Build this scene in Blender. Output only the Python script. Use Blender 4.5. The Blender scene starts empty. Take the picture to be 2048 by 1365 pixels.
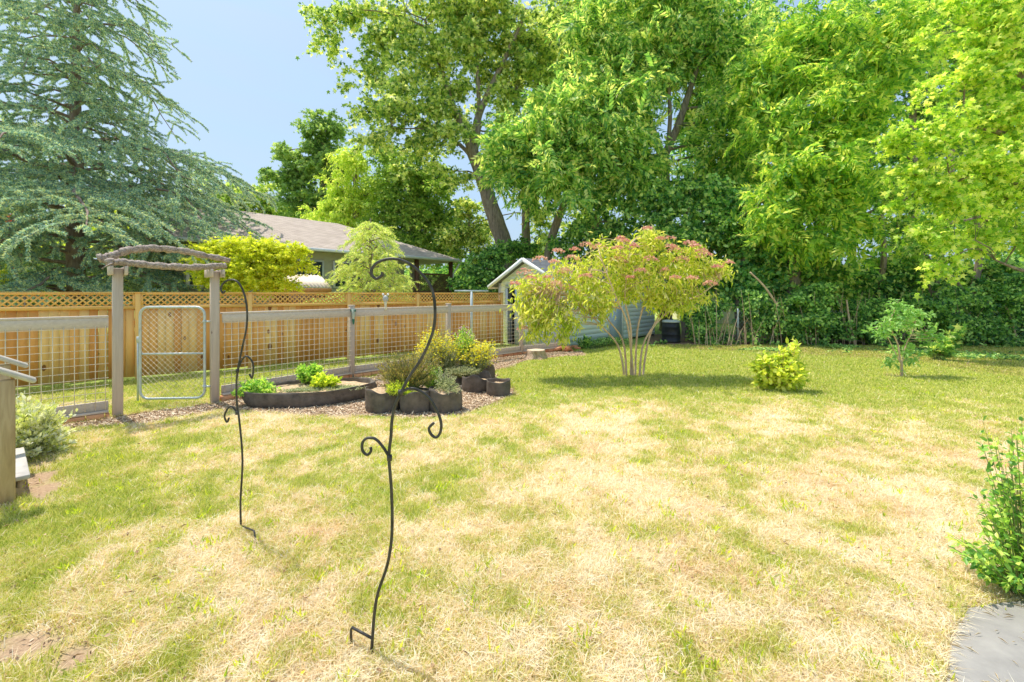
import bpy, math, random
import numpy as np
from mathutils import Vector

random.seed(7)
scene = bpy.context.scene
COL = scene.collection
PI = math.pi
H, F, CX, HY = 1.83, 870.0, 1024.0, 587.0      # eye height, focal length in photo pixels, centre column, horizon row

def P(px, py, Y):
    return ((px-CX)/F*Y, Y, H-(py-HY)/F*Y)
def G(px, py, z=0.0):
    Y = (H-z)*F/(py-HY)
    return ((px-CX)/F*Y, Y, z)
def PX(px, Y): return (px-CX)/F*Y

# ------------------------------------------------------------------ tagging
def tag(o, label=None, cat=None, group=None, kind=None):
    if label: o['label'] = label
    if cat: o['category'] = cat
    if group: o['group'] = group
    if kind: o['kind'] = kind
    return o
def thing(name, label, cat, loc=(0, 0, 0), rz=0.0, group=None, kind=None):
    o = bpy.data.objects.new(name, None); COL.objects.link(o)
    o.location = loc; o.rotation_euler = (0, 0, rz); o.empty_display_size = .2
    return tag(o, label, cat, group, kind)

# ------------------------------------------------------------------ mesh builder
class MB:
    def __init__(s): s.V = []; s.F = []; s.n = 0; s.attr = []
    def add(s, V, F):
        V = np.asarray(V, dtype=np.float64).reshape(-1, 3); F = np.asarray(F, dtype=np.int64)
        s.V.append(V); s.F.append(F+s.n); s.n += len(V)
    def box(s, c, d, ax=None, ay=None, az=None):
        c = np.array(c, float)
        ax = np.array(ax if ax is not None else (1, 0, 0), float); ay = np.array(ay if ay is not None else (0, 1, 0), float)
        az = np.array(az if az is not None else (0, 0, 1), float)
        V = [c+ax*d[0]/2*i+ay*d[1]/2*j+az*d[2]/2*k for k in (-1, 1) for j in (-1, 1) for i in (-1, 1)]
        s.add(V, [(0, 2, 3, 1), (4, 5, 7, 6), (0, 1, 5, 4), (2, 6, 7, 3), (0, 4, 6, 2), (1, 3, 7, 5)])
    def bar(s, a, b, w, h, up=(0, 0, 1)):
        a = np.array(a, float); b = np.array(b, float); d = b-a; L = np.linalg.norm(d); d = d/L
        u = np.array(up, float); sd = np.cross(d, u)
        if np.linalg.norm(sd) < 1e-6: sd = np.cross(d, (1, 0, 0))
        sd /= np.linalg.norm(sd); u = np.cross(sd, d)
        s.box((a+b)/2, (L, w, h), d, sd, u)
    def tube(s, pts, r, n=6, cap=True, jit=0.0, rng=random):
        pts = [np.array(p, float) for p in pts]; m = len(pts)
        if not hasattr(r, '__len__'): r = [r]*m
        prev = None; V = []
        for i in range(m):
            t = pts[min(i+1, m-1)]-pts[max(i-1, 0)]; L = np.linalg.norm(t); t = t/(L if L > 1e-9 else 1)
            if prev is None:
                a = np.array((0, 0, 1.)) if abs(t[2]) < .9 else np.array((1., 0, 0))
                u = np.cross(t, a)
            else: u = prev-t*np.dot(prev, t)
            u /= np.linalg.norm(u); v = np.cross(t, u); prev = u
            for k in range(n):
                a = 2*PI*k/n; rr = r[i]*(1+(rng.uniform(-jit, jit) if jit else 0))
                V.append(pts[i]+u*math.cos(a)*rr+v*math.sin(a)*rr)
        Fq = [(i*n+k, i*n+(k+1) % n, (i+1)*n+(k+1) % n, (i+1)*n+k) for i in range(m-1) for k in range(n)]
        s.add(V, Fq)
        if cap:
            s.F.append(np.array([[s.n-m*n+k for k in range(n)][::-1]])); s.F.append(np.array([[s.n-n+k for k in range(n)]]))
    def lathe(s, c, prof, n=24, sx=1, sy=1, rot=0.0, wob=None):
        V = []; m = len(prof)
        for i, (r, z) in enumerate(prof):
            for k in range(n):
                a = 2*PI*k/n; q = r*(1+(wob(a, i) if wob else 0))
                x, y = q*math.cos(a)*sx, q*math.sin(a)*sy
                V.append((c[0]+x*math.cos(rot)-y*math.sin(rot), c[1]+x*math.sin(rot)+y*math.cos(rot), c[2]+z))
        s.add(V, [(i*n+k, i*n+(k+1) % n, (i+1)*n+(k+1) % n, (i+1)*n+k) for i in range(m-1) for k in range(n)])
    def prism(s, poly, z0, z1):
        n = len(poly); V = [(x, y, z0) for x, y in poly]+[(x, y, z1) for x, y in poly]
        s.add(V, [(i, (i+1) % n, n+(i+1) % n, n+i) for i in range(n)])
        s.F.append(np.array([[s.n-n+i for i in range(n)]])); s.F.append(np.array([[s.n-2*n+i for i in range(n)][::-1]]))
    def poly(s, pts): s.add(pts, [list(range(len(pts)))])
    def build(s, name, mat, parent=None, smooth=False, org=None, attrs=None, bevel=0.0, thick=0.0):
        V = np.concatenate(s.V)
        if org is not None: V = V-np.array(org, float)
        me = bpy.data.meshes.new(name)
        me.vertices.add(len(V)); me.vertices.foreach_set('co', V.astype(np.float32).ravel())
        tot = np.concatenate([np.full(len(f), f.shape[1], dtype=np.int32) for f in s.F])
        idx = np.concatenate([f.ravel() for f in s.F]).astype(np.int32)
        me.loops.add(len(idx)); me.loops.foreach_set('vertex_index', idx)
        me.polygons.add(len(tot)); st = np.concatenate([[0], np.cumsum(tot)[:-1]]).astype(np.int32)
        me.polygons.foreach_set('loop_start', st)
        if smooth: me.polygons.foreach_set('use_smooth', np.ones(len(tot), dtype=bool))
        if attrs:
            for k, v in attrs.items():
                a = me.attributes.new(k, 'FLOAT', 'POINT'); a.data.foreach_set('value', np.asarray(v, dtype=np.float32))
        me.update(calc_edges=True)
        me.materials.append(mat)
        o = bpy.data.objects.new(name, me); COL.objects.link(o)
        if parent is not None: o.parent = parent
        elif org is not None: o.location = org
        if bevel:
            m = o.modifiers.new('bevel', 'BEVEL'); m.width = bevel; m.segments = 1; m.limit_method = 'ANGLE'
        if thick:
            m = o.modifiers.new('thick', 'SOLIDIFY'); m.thickness = thick
        return o

def nrm(a): return a/np.maximum(np.linalg.norm(a, axis=1, keepdims=True), 1e-9)

# leaf templates: local (along, side, normal)
KITE = (np.array([(0, 0, 0), (.45, .5, .10), (1, 0, -.12), (.45, -.5, .10)]), np.array([(0, 2, 1), (0, 3, 2)]))
ROUND = (np.array([(0, 0, 0), (.5, 0, -.03), (1, 0, -.15), (.2, .36, .06), (.62, .4, .03), (.2, -.36, .06), (.62, -.4, .03)]),
         np.array([(0, 1, 3), (3, 1, 4), (4, 1, 2), (0, 5, 1), (5, 6, 1), (6, 2, 1)]))
def star(n=5, inner=.42):
    V = [(.35, 0, .05)]; angs = [-2.4, -1.25, 0, 1.25, 2.4]; lens = [.45, .62, .7, .62, .45]
    for i, a in enumerate(angs):
        V.append((.35+math.cos(a)*lens[i], math.sin(a)*lens[i], -.08))
        if i < 4:
            b = (a+angs[i+1])/2; V.append((.35+math.cos(b)*.26, math.sin(b)*.26, .03))
    V.append((0, 0, 0)); m = len(V)
    return np.array(V), np.array([(0, i, i+1) for i in range(1, m-1)]+[(0, m-1, 1)])
STAR = star()
def pinnate(pairs=6, lw=.17, ll=.42, droop=.55):
    V = []; Fs = []
    def leaflet(p, d, w, l):
        d = np.array(d, float); d /= np.linalg.norm(d); sd = np.array((-d[1], d[0], 0)); n = len(V)
        for a, b, c in KITE[0]: V.append(tuple(np.array(p)+d*a*l+sd*b*w+np.array((0, 0, c*l))))
        for f in KITE[1]: Fs.append(tuple(int(x)+n for x in f))
    for i in range(pairs):
        t = .18+.8*i/(pairs-.5); p = (t, 0, -droop*t*t)
        k = 1-.35*abs(t-.5)
        for sgn in (-1, 1): leaflet(p, (.55, sgn, -.28-.35*t), lw, ll*k)
    leaflet((1, 0, -droop), (1, 0, -1.0), lw, ll*.8)
    return np.array(V), np.array(Fs)
PINN = pinnate()
def tuftspray(n=9, k=4, ll=.20, w=.035, droop=.25, seed=3, bare=0.1, fl=.0):
    r = random.Random(seed); V = []; Fs = []
    for i in range(n):
        t = bare+(1-bare)*i/(n-1); c = np.array((t, r.uniform(-.03, .03), -droop*t*t))
        for j in range(k):
            a = 2*PI*j/k+r.uniform(-.5, .5)
            d = np.array((.55+r.uniform(-.2, .3), math.cos(a), math.sin(a)*(1-fl))); d /= np.linalg.norm(d)
            sd = np.cross(d, (r.uniform(-1, 1), r.uniform(-1, 1), 1)); sd /= np.linalg.norm(sd); l = ll*r.uniform(.7, 1.2)
            m = len(V); V += [tuple(c-sd*w/2), tuple(c+sd*w/2), tuple(c+d*l)]; Fs.append((m, m+1, m+2))
    return np.array(V), np.array(Fs)
def place(mb, T, Pn, D, N, L, W=None):
    TV, TF = T; n = len(Pn)
    D = nrm(np.asarray(D, float)); N = np.asarray(N, float)
    S = nrm(np.cross(N, D)+1e-6); N2 = np.cross(D, S)
    L = np.broadcast_to(np.asarray(L, float), (n,)); W = L if W is None else np.broadcast_to(np.asarray(W, float), (n,))
    V = (Pn[:, None, :]+TV[None, :, 0:1]*(D*L[:, None])[:, None, :]+TV[None, :, 1:2]*(S*W[:, None])[:, None, :]
         + TV[None, :, 2:3]*(N2*L[:, None])[:, None, :])
    Fx = (TF[None, :, :]+(np.arange(n)*len(TV))[:, None, None]).reshape(-1, TF.shape[1])
    mb.add(V.reshape(-1, 3), Fx)

# ------------------------------------------------------------------ numpy noise
def _h(i, j, s):
    x = (i.astype(np.int64)*374761393+j.astype(np.int64)*668265263+s*974634777) & 0x7fffffff
    x = ((x ^ (x >> 13))*1274126177) & 0x7fffffff
    return ((x ^ (x >> 16)) & 0xffff)/65535.0
def vnoise(x, y, s=0):
    i = np.floor(x); j = np.floor(y); u = x-i; v = y-j; u = u*u*(3-2*u); v = v*v*(3-2*v)
    return (_h(i, j, s)*(1-u)+_h(i+1, j, s)*u)*(1-v)+(_h(i, j+1, s)*(1-u)+_h(i+1, j+1, s)*u)*v
def fbm(x, y, s=0, o=4):
    t = 0; a = .5; w = 0
    for k in range(o): t = t+a*vnoise(x*2**k+17.3*k, y*2**k+5.1*k, s+k); w += a; a *= .5
    return t/w

# ------------------------------------------------------------------ materials
def newmat(name):
    m = bpy.data.materials.new(name); m.use_nodes = True; nt = m.node_tree; nt.nodes.clear()
    return m, nt, nt.nodes.new('ShaderNodeOutputMaterial')
def ramp(nt, src, stops, interp='LINEAR'):
    r = nt.nodes.new('ShaderNodeValToRGB'); r.color_ramp.interpolation = interp
    e = r.color_ramp.elements
    while len(e) < len(stops): e.new(.5)
    for k, (p, c) in enumerate(stops): e[k].position = p; e[k].color = (*c, 1) if len(c) == 3 else c
    nt.links.new(src, r.inputs[0]); return r.outputs[0]
def noise(nt, scale, det=4, rough=.6, vec=None, mscale=None, dist=0):
    n = nt.nodes.new('ShaderNodeTexNoise'); n.inputs['Scale'].default_value = scale; n.inputs['Detail'].default_value = det
    n.inputs['Roughness'].default_value = rough; n.inputs['Distortion'].default_value = dist
    tc = nt.nodes.new('ShaderNodeTexCoord'); v = tc.outputs[vec or 'Object']
    if mscale:
        mp = nt.nodes.new('ShaderNodeMapping'); mp.inputs['Scale'].default_value = mscale; nt.links.new(v, mp.inputs[0]); v = mp.outputs[0]
    nt.links.new(v, n.inputs['Vector']); return n.outputs['Fac']
def math_(nt, op, a, b=None, c=None):
    m = nt.nodes.new('ShaderNodeMath'); m.operation = op
    for i, x in enumerate((a, b, c)):
        if x is None: continue
        if isinstance(x, (int, float)): m.inputs[i].default_value = x
        else: nt.links.new(x, m.inputs[i])
    return m.outputs[0]
def mixc(nt, f, a, b, mode='MIX'):
    m = nt.nodes.new('ShaderNodeMix'); m.data_type = 'RGBA'; m.blend_type = mode
    for i, x in ((0, f), (6, a), (7, b)):
        if isinstance(x, (int, float)): m.inputs[i].default_value = x
        elif isinstance(x, tuple): m.inputs[i].default_value = (*x, 1)
        else: nt.links.new(x, m.inputs[i])
    return m.outputs[2]
def bsdf(nt, out, col, rough=.7, metal=0, spec=.3, bump=None, bstr=.3, bdist=.01):
    b = nt.nodes.new('ShaderNodeBsdfPrincipled')
    if isinstance(col, tuple): b.inputs['Base Color'].default_value = (*col, 1)
    else: nt.links.new(col, b.inputs['Base Color'])
    b.inputs['Roughness'].default_value = rough; b.inputs['Metallic'].default_value = metal
    b.inputs['Specular IOR Level'].default_value = spec
    if bump is not None:
        n = nt.nodes.new('ShaderNodeBump'); n.inputs['Strength'].default_value = bstr; n.inputs['Distance'].default_value = bdist
        nt.links.new(bump, n.inputs['Height']); nt.links.new(n.outputs[0], b.inputs['Normal'])
    if out is not None: nt.links.new(b.outputs[0], out.inputs[0])
    return b
def island(nt):
    g = nt.nodes.new('ShaderNodeNewGeometry'); return g.outputs['Random Per Island']
def leafmat(name, stops, trans=None, tfac=.45, nscale=.5, nw=.5, rough=.55, spec=.25, gain=1.35):
    """stops: colours dark -> light; leaves vary one by one and in clumps"""
    m, nt, out = newmat(name)
    stops = [(min(.96, c[0]*gain*1.08), min(.94, c[1]*gain*.98), min(.9, c[2]*gain)) for c in stops]
    f = math_(nt, 'ADD', math_(nt, 'MULTIPLY', island(nt), 1-nw), math_(nt, 'MULTIPLY', noise(nt, nscale, 2), nw))
    n = len(stops); c = ramp(nt, f, [(.22+.56*i/(n-1), s) for i, s in enumerate(stops)])  # leaf-to-leaf variation; light and dark ends also imitate sunlit highlights and shade
    b = bsdf(nt, None, c, rough, spec=spec)
    t = nt.nodes.new('ShaderNodeBsdfTranslucent')
    tr = trans or (1.5, 1.5, .85)
    tc = mixc(nt, 1.0, c, tr, 'MULTIPLY'); nt.links.new(tc, t.inputs[0])
    mx = nt.nodes.new('ShaderNodeMixShader'); mx.inputs[0].default_value = tfac
    nt.links.new(b.outputs[0], mx.inputs[1]); nt.links.new(t.outputs[0], mx.inputs[2]); nt.links.new(mx.outputs[0], out.inputs[0])
    return m
def simple(name, a, b, scale=8, rough=.7, metal=0, spec=.3, bstr=.2, mscale=None, isl=0.0, bdist=.01):
    m, nt, out = newmat(name); n = noise(nt, scale, 5, .65, mscale=mscale)
    f = n if not isl else math_(nt, 'ADD', math_(nt, 'MULTIPLY', n, 1-isl), math_(nt, 'MULTIPLY', island(nt), isl))
    c = ramp(nt, f, [(.3, a), (.7, b)])
    bsdf(nt, out, c, rough, metal, spec, bump=n, bstr=bstr, bdist=bdist); return m
def woodmat(name, dark, mid, light, knot, zs=.35, xs=14, knots=True, along='z', isl=.55, rough=.7):
    m, nt, out = newmat(name)
    ms = (xs, xs, zs*2) if along == 'z' else (zs*2, xs, xs)
    gr = noise(nt, 3.0, 6, .6, mscale=ms, dist=.6)
    big = noise(nt, 1.3, 3)
    f = math_(nt, 'ADD', math_(nt, 'MULTIPLY', gr, 1-isl), math_(nt, 'MULTIPLY', island(nt), isl))
    c = ramp(nt, f, [(.2, dark), (.5, mid), (.8, light)])
    c = mixc(nt, math_(nt, 'MULTIPLY', big, .35), c, mid)
    if knots:
        tc = nt.nodes.new('ShaderNodeTexCoord'); mp = nt.nodes.new('ShaderNodeMapping')
        mp.inputs['Scale'].default_value = (3.6, .01, 2.0) if along == 'z' else (2.0, .01, 3.6)
        nt.links.new(tc.outputs['Object'], mp.inputs[0])
        v = nt.nodes.new('ShaderNodeTexVoronoi'); v.inputs['Scale'].default_value = 1; v.inputs['Randomness'].default_value = 1
        v.voronoi_dimensions = '2D'; sx_ = nt.nodes.new('ShaderNodeSeparateXYZ'); cx_ = nt.nodes.new('ShaderNodeCombineXYZ')
        nt.links.new(mp.outputs[0], sx_.inputs[0]); nt.links.new(sx_.outputs[0], cx_.inputs[0]); nt.links.new(sx_.outputs[2], cx_.inputs[1])
        nt.links.new(cx_.outputs[0], v.inputs['Vector'])
        wob = math_(nt, 'ADD', v.outputs['Distance'], math_(nt, 'MULTIPLY', noise(nt, 14, 2), .05))
        sepr = nt.nodes.new('ShaderNodeSeparateColor'); nt.links.new(v.outputs['Color'], sepr.inputs[0])
        lim = math_(nt, 'MULTIPLY', math_(nt, 'GREATER_THAN', sepr.outputs[0], .68), math_(nt, 'ADD', .07, math_(nt, 'MULTIPLY', math_(nt, 'POWER', sepr.outputs[1], 2.0), .15)))
        k = math_(nt, 'SUBTRACT', lim, wob); k = math_(nt, 'MULTIPLY', k, 22); k = math_(nt, 'MINIMUM', math_(nt, 'MAXIMUM', k, 0), .85)
        c = mixc(nt, k, c, knot)
    bsdf(nt, out, c, rough, spec=.25, bump=gr, bstr=.25, bdist=.004); return m

M = {}
M['pine'] = woodmat('new_pine', (.72, .29, .07), (.94, .46, .13), (.98, .62, .23), (.24, .07, .02), isl=.7)
M['pine_trim'] = woodmat('pine_trim', (.80, .42, .12), (.93, .53, .17), (.97, .62, .24), (.3, .12, .05), knots=False, along='x', isl=.3)
M['grey_wood'] = woodmat('weathered_wood', (.36, .28, .23), (.52, .42, .35), (.66, .55, .46), (.2, .13, .1), xs=10, isl=.25)
M['grey_rail'] = woodmat('weathered_rail', (.44, .35, .29), (.60, .50, .42), (.74, .64, .55), (.2, .13, .1), xs=10, along='x', isl=.25, knots=False)
M['stair_post'] = woodmat('grain_post', (.30, .19, .09), (.50, .35, .19), (.64, .48, .29), (.2, .1, .05), xs=9, isl=0, zs=.5)
M['handrail'] = simple('painted_rail', (.46, .42, .38), (.64, .59, .54), 10)
M['log'] = simple('log_bark', (.26, .18, .14), (.78, .64, .56), 10, mscale=(.8, 5, 5), bstr=1, bdist=.05)
M['brick'] = simple('brick', (.48, .18, .08), (.74, .38, .20), 12, isl=.5, rough=.9)
M['wire'] = simple('galvanised_wire', (.74, .64, .50), (.90, .80, .66), 5, rough=.5, metal=0)
M['galv'] = simple('galvanised_steel', (.44, .50, .52), (.66, .72, .72), 14, rough=.4, metal=.3)
M['iron'] = simple('dark_iron', (.035, .033, .032), (.10, .09, .085), 20, rough=.45, metal=.4)
M['bark'] = simple('bark', (.15, .11, .085), (.48, .38, .30), 3, mscale=(4, 4, .8), bstr=1, bdist=.05, rough=.9)
M['bark_red'] = simple('cedar_bark', (.20, .13, .10), (.44, .33, .28), 3, mscale=(3, 3, 1.2), bstr=1, bdist=.04, rough=.9)
M['twig'] = simple('twig_bark', (.16, .12, .09), (.34, .27, .20), 6, rough=.9)
M['stem'] = simple('pale_stem', (.55, .35, .22), (.80, .60, .44), 6, rough=.8)
M['greenstem'] = simple('green_stem', (.16, .22, .06), (.30, .34, .12), 6, rough=.8)
M['felt'] = simple('grey_felt', (.085, .072, .060), (.20, .165, .135), 7, rough=.95, bstr=.5, bdist=.02)
M['soil'] = simple('dry_soil', (.42, .27, .15), (.80, .60, .38), 18, rough=.95, bstr=1, bdist=.03)
M['siding'] = simple('blue_siding', (.86, .93, .98), (.92, .96, .99), 3, rough=.6)
M['siding_dark'] = simple('blue_grey_panel', (.46, .54, .74), (.56, .64, .82), 3, rough=.6)
M['white'] = simple('white_paint', (.80, .80, .80), (.90, .90, .90), 6, rough=.5)
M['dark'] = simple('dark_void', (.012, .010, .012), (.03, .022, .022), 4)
M['glass'] = simple('window_glass', (.03, .05, .06), (.10, .13, .15), 1, rough=.1, spec=.8)
M['brown'] = simple('brown_stain', (.12, .055, .035), (.20, .10, .065), 5)
M['beige'] = simple('beige_wall', (.42, .40, .30), (.52, .49, .38), 2, rough=.8)
M['yellow_wall'] = simple('pale_yellow_wall', (.72, .66, .42), (.82, .76, .52), 2, rough=.8)
M['black_plastic'] = simple('black_plastic', (.02, .02, .022), (.045, .045, .05), 5, rough=.4)
M['pale_plastic'] = simple('pale_plastic', (.45, .48, .44), (.6, .62, .58), 5, rough=.4)
M['teal'] = simple('teal_paint', (.02, .22, .24), (.06, .34, .34), 8, rough=.5)
M['stump'] = simple('stump_wood', (.30, .17, .10), (.74, .58, .42), 8, mscale=(3, 3, .7), bstr=1, bdist=.03, rough=.9)
M['concrete'] = simple('concrete', (.27, .255, .235), (.36, .34, .31), 7, rough=.95, bstr=.15)
M['chips'] = simple('wood_chips', (.46, .30, .18), (.94, .78, .56), 3, isl=.85, rough=.95)
M['green_glass'] = simple('green_plastic', (.02, .12, .07), (.05, .22, .13), 8, rough=.3)
M['gauge'] = simple('clear_gauge', (.35, .40, .32), (.55, .60, .50), 30, rough=.2)
M['cream'] = simple('cream_ornament', (.70, .62, .42), (.85, .78, .60), 30)
M['ornament_grey'] = simple('ornament_grey', (.35, .36, .34), (.60, .60, .57), 90, rough=.3)

def roofmat(name, a, b, row=.14):
    m, nt, out = newmat(name)
    tc = nt.nodes.new('ShaderNodeTexCoord'); br = nt.nodes.new('ShaderNodeTexBrick')
    mp = nt.nodes.new('ShaderNodeMapping'); mp.inputs['Scale'].default_value = (1, 1, 1)
    nt.links.new(tc.outputs['UV'], mp.inputs[0]); nt.links.new(mp.outputs[0], br.inputs['Vector'])
    br.inputs['Scale'].default_value = 1; br.inputs['Brick Width'].default_value = .30; br.inputs['Row Height'].default_value = row
    br.inputs['Mortar Size'].default_value = .012; br.inputs['Color1'].default_value = (*a, 1); br.inputs['Color2'].default_value = (*b, 1)
    br.inputs['Mortar'].default_value = (a[0]*.45, a[1]*.45, a[2]*.45, 1); br.inputs['Bias'].default_value = -.1
    c = mixc(nt, math_(nt, 'MULTIPLY', noise(nt, 2, 5, .7), .6), br.outputs['Color'], tuple(x*1.2 for x in b))
    bsdf(nt, out, c, .95, spec=.15, bump=br.outputs['Fac'], bstr=.4, bdist=-.01); return m
M['shingle'] = roofmat('brown_shingle', (.40, .32, .27), (.58, .48, .42))
M['shingle_dark'] = roofmat('grey_shingle', (.12, .125, .14), (.20, .21, .23))

# foliage
LM = {}
LM['cedar'] = leafmat('cedar_needles', [(.11, .21, .19), (.23, .39, .34), (.40, .55, .40), (.76, .79, .32)], (1.1, 1.15, .8), .25, .35, .25, gain=1.6)  # yellow end stop paints a sunlit look onto scattered needle tips
LM['maple'] = leafmat('maple_leaves', [(.06, .14, .04), (.20, .33, .08), (.41, .51, .14), (.72, .74, .28)], tfac=.45, nw=.25, gain=1.6)
LM['walnut'] = leafmat('walnut_leaves', [(.05, .15, .04), (.15, .32, .07), (.31, .48, .12), (.62, .70, .22)], tfac=.45, nw=.3, gain=1.6)
LM['bright'] = leafmat('bright_maple_leaves', [(.14, .30, .04), (.30, .50, .07), (.52, .68, .11), (.82, .86, .24)], tfac=.48, nw=.3, gain=1.35)
LM['dark'] = leafmat('dark_leaves', [(.03, .10, .03), (.09, .22, .06), (.21, .38, .11), (.46, .60, .20)], tfac=.42, gain=1.65, nw=.3)
LM['bluegreen'] = leafmat('blue_green_leaves', [(.05, .16, .06), (.13, .31, .10), (.26, .46, .15), (.50, .64, .22)], tfac=.45, nw=.35, gain=1.6)
LM['ivy'] = leafmat('ivy_leaves', [(.03, .09, .03), (.08, .20, .05), (.17, .34, .08), (.36, .52, .15)], tfac=.35, gain=1.7, nw=.3)
LM['lime'] = leafmat('lime_leaves', [(.20, .34, .05), (.40, .52, .07), (.62, .68, .13), (.80, .80, .26)], tfac=.45)
LM['yellow'] = leafmat('yellow_maple_leaves', [(.46, .60, .04), (.68, .82, .06), (.80, .92, .08), (.86, .95, .20)], (1.1, 1.1, .6), .55, nw=.3, gain=1.08)
LM['deodar'] = leafmat('golden_needles', [(.20, .34, .09), (.42, .58, .16), (.68, .78, .28), (.86, .90, .48)], tfac=.35, nscale=1.5)
LM['pinkbush'] = leafmat('bush_leaves', [(.38, .55, .06), (.64, .78, .10), (.84, .88, .18), (.94, .82, .40)], (1.1, 1.15, .6), .5, 1.5, .25, gain=1.08)
LM['flowerpink'] = leafmat('pink_flowers', [(.50, .17, .20), (.66, .32, .30), (.74, .48, .34), (.80, .62, .38)], (1.05, .95, .9), .25, 1.0, .65, gain=1.08)
LM['red'] = leafmat('red_leaves', [(.20, .05, .03), (.40, .12, .05), (.55, .22, .08)], (1.2, .9, .6), .4)
LM['garden'] = leafmat('garden_leaves', [(.10, .28, .05), (.24, .46, .08), (.42, .60, .12), (.60, .70, .2)], tfac=.4, nscale=3)
LM['garden_lime'] = leafmat('garden_lime_leaves', [(.26, .42, .04), (.50, .62, .06), (.72, .76, .10)], tfac=.4, nscale=3)
LM['silver'] = leafmat('silver_leaves', [(.28, .34, .18), (.44, .50, .28), (.60, .64, .42)], (1, 1.05, .8), .3, 3)
LM['olive'] = leafmat('olive_leaves', [(.16, .13, .06), (.30, .28, .09), (.46, .42, .13), (.58, .56, .20)], (1.1, 1.1, .7), .3, 3)
LM['yflower'] = leafmat('yellow_flowers', [(.75, .52, .02), (.88, .70, .03), (.92, .80, .10)], (1.1, 1, .5), .3, 5)
LM['purple'] = leafmat('mauve_flowers', [(.38, .22, .32), (.58, .40, .50), (.75, .6, .68)], (1, .9, 1), .3, 5)
LM['variegated'] = leafmat('variegated_leaves', [(.44, .54, .14), (.62, .70, .28), (.76, .78, .50), (.85, .85, .66)], (1.05, 1.1, .7), .35, 3, gain=1.6)
LM['shrub'] = leafmat('shrub_leaves', [(.05, .16, .03), (.13, .30, .05), (.32, .50, .10), (.56, .70, .16)], tfac=.4, nscale=2.5, rough=.4, spec=.4, gain=1.55)
LM['sapling'] = leafmat('sapling_leaves', [(.13, .30, .09), (.24, .44, .13), (.36, .56, .20)], tfac=.4, nscale=2)

# ------------------------------------------------------------------ lawn
def dryness(x, y):
    yy = np.maximum(y, .6); px = CX+F*x/yy; py = HY+H*F/yy
    def sm(a, b, v): t = np.clip((v-a)/(b-a), 0, 1); return t*t*(3-2*t)
    base = .02+.385*sm(758, 840, py)
    base += .18*sm(850, 1250, px)*sm(800, 880, py)
    base -= .16*sm(560, 200, px)*sm(820, 900, py)
    base += .03*sm(1050, 1200, py)*sm(300, 900, px)
    base -= .22*np.exp(-((px-1900)/260)**2-((py-860)/28)**2)
    base -= .14*np.exp(-((px-800)/330)**2-((py-880)/40)**2)
    base += .18*np.exp(-((px-1000)/90)**2-((py-745)/30)**2)
    base += .10*np.exp(-((px-1250)/150)**2-((py-1180)/120)**2)
    base += .10*np.exp(-((px-620)/120)**2-((py-880)/40)**2)
    n = fbm(x*.9+3, y*1.0+9, 3, 3)-.5; n2 = fbm(x*3.6, y*3.6, 11, 4)-.5; n3 = fbm(x*11, y*11, 23, 2)-.5
    amp = .35+.65*sm(750, 840, py)
    return np.clip(base+(n*.52+n2*.90+n3*.55)*amp, 0, 1)
def dirtiness(x, y):
    yy = np.maximum(y, .6); px = CX+F*x/yy; py = HY+H*F/yy
    d = .95*np.exp(-((px-60)/300)**2-((py-1310)/75)**2)
    d += 1.2*np.exp(-((px-85)/62)**2-((py-965)/55)**2)
    d += .9*np.exp(-((px-1560)/85)**2-((py-780)/9)**2)
    d += .9*np.exp(-((px-1800)/90)**2-((py-752)/6)**2)
    d += .55*np.exp(-((px-1900)/150)**2-((py-732)/7)**2)
    d += .5*np.exp(-((px-1290)/170)**2-((py-798)/14)**2)
    return np.clip((d*(.25+1.3*fbm(x*6, y*6, 31, 4))-.30)*1.5, 0, 1)

ax_ = np.concatenate([[-400, -120, -60, -35], np.arange(-22, -7, .5), np.arange(-7, 7, .05), np.arange(7, 24, .25), [30, 45, 70, 140, 400]])
ay_ = np.concatenate([[-60, -20, -5, 0, 1], np.arange(1.6, 9, .05), np.arange(9, 22, .15), np.arange(22, 40, 2), [50, 80, 150, 400, 900]])
gx, gy = np.meshgrid(ax_, ay_)
gz = (fbm(gx*.8, gy*.8, 5, 3)-.5)*.05*((gy > 1.7) & (gy < 22) & (np.abs(gx) < 22))
lawn = MB(); nx, ny = len(ax_), len(ay_)
ii = (np.arange(ny-1)[:, None]*nx+np.arange(nx-1)[None, :]).ravel()
lawn.add(np.stack([gx.ravel(), gy.ravel(), gz.ravel()], 1), np.stack([ii, ii+1, ii+1+nx, ii+nx], 1))
def gheight(x, y): return (fbm(x*.8, y*.8, 5, 3)-.5)*.05

DRYC = [(.90, .80, .58), (.80, .64, .38), (.66, .48, .24)]
def lawnmat():
    m, nt, out = newmat('lawn')
    a = nt.nodes.new('ShaderNodeAttribute'); a.attribute_name = 'dry'
    d = nt.nodes.new('ShaderNodeAttribute'); d.attribute_name = 'dirt'
    n = noise(nt, 40, 6, .7); n2 = noise(nt, 6, 4, .6)
    f = math_(nt, 'ADD', a.outputs['Fac'], math_(nt, 'MULTIPLY', math_(nt, 'SUBTRACT', n, .5), .7))
    c = ramp(nt, f, [(.15, (.34, .46, .10)), (.42, (.56, .60, .19)), (.62, (.80, .68, .38)), (.9, (.92, .80, .55))])
    c = mixc(nt, math_(nt, 'MULTIPLY', n2, .25), c, (.45, .32, .18))
    dd = ramp(nt, n, [(.3, (.32, .20, .12)), (.7, (.60, .43, .28))])
    c = mixc(nt, d.outputs['Fac'], c, dd)
    bsdf(nt, out, c, .95, spec=.1, bump=n, bstr=.8, bdist=.02); return m
o = lawn.build('ground', lawnmat(), smooth=True, attrs={'dry': dryness(gx, gy).ravel(), 'dirt': dirtiness(gx, gy).ravel()})
tag(o, kind='structure')

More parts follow.
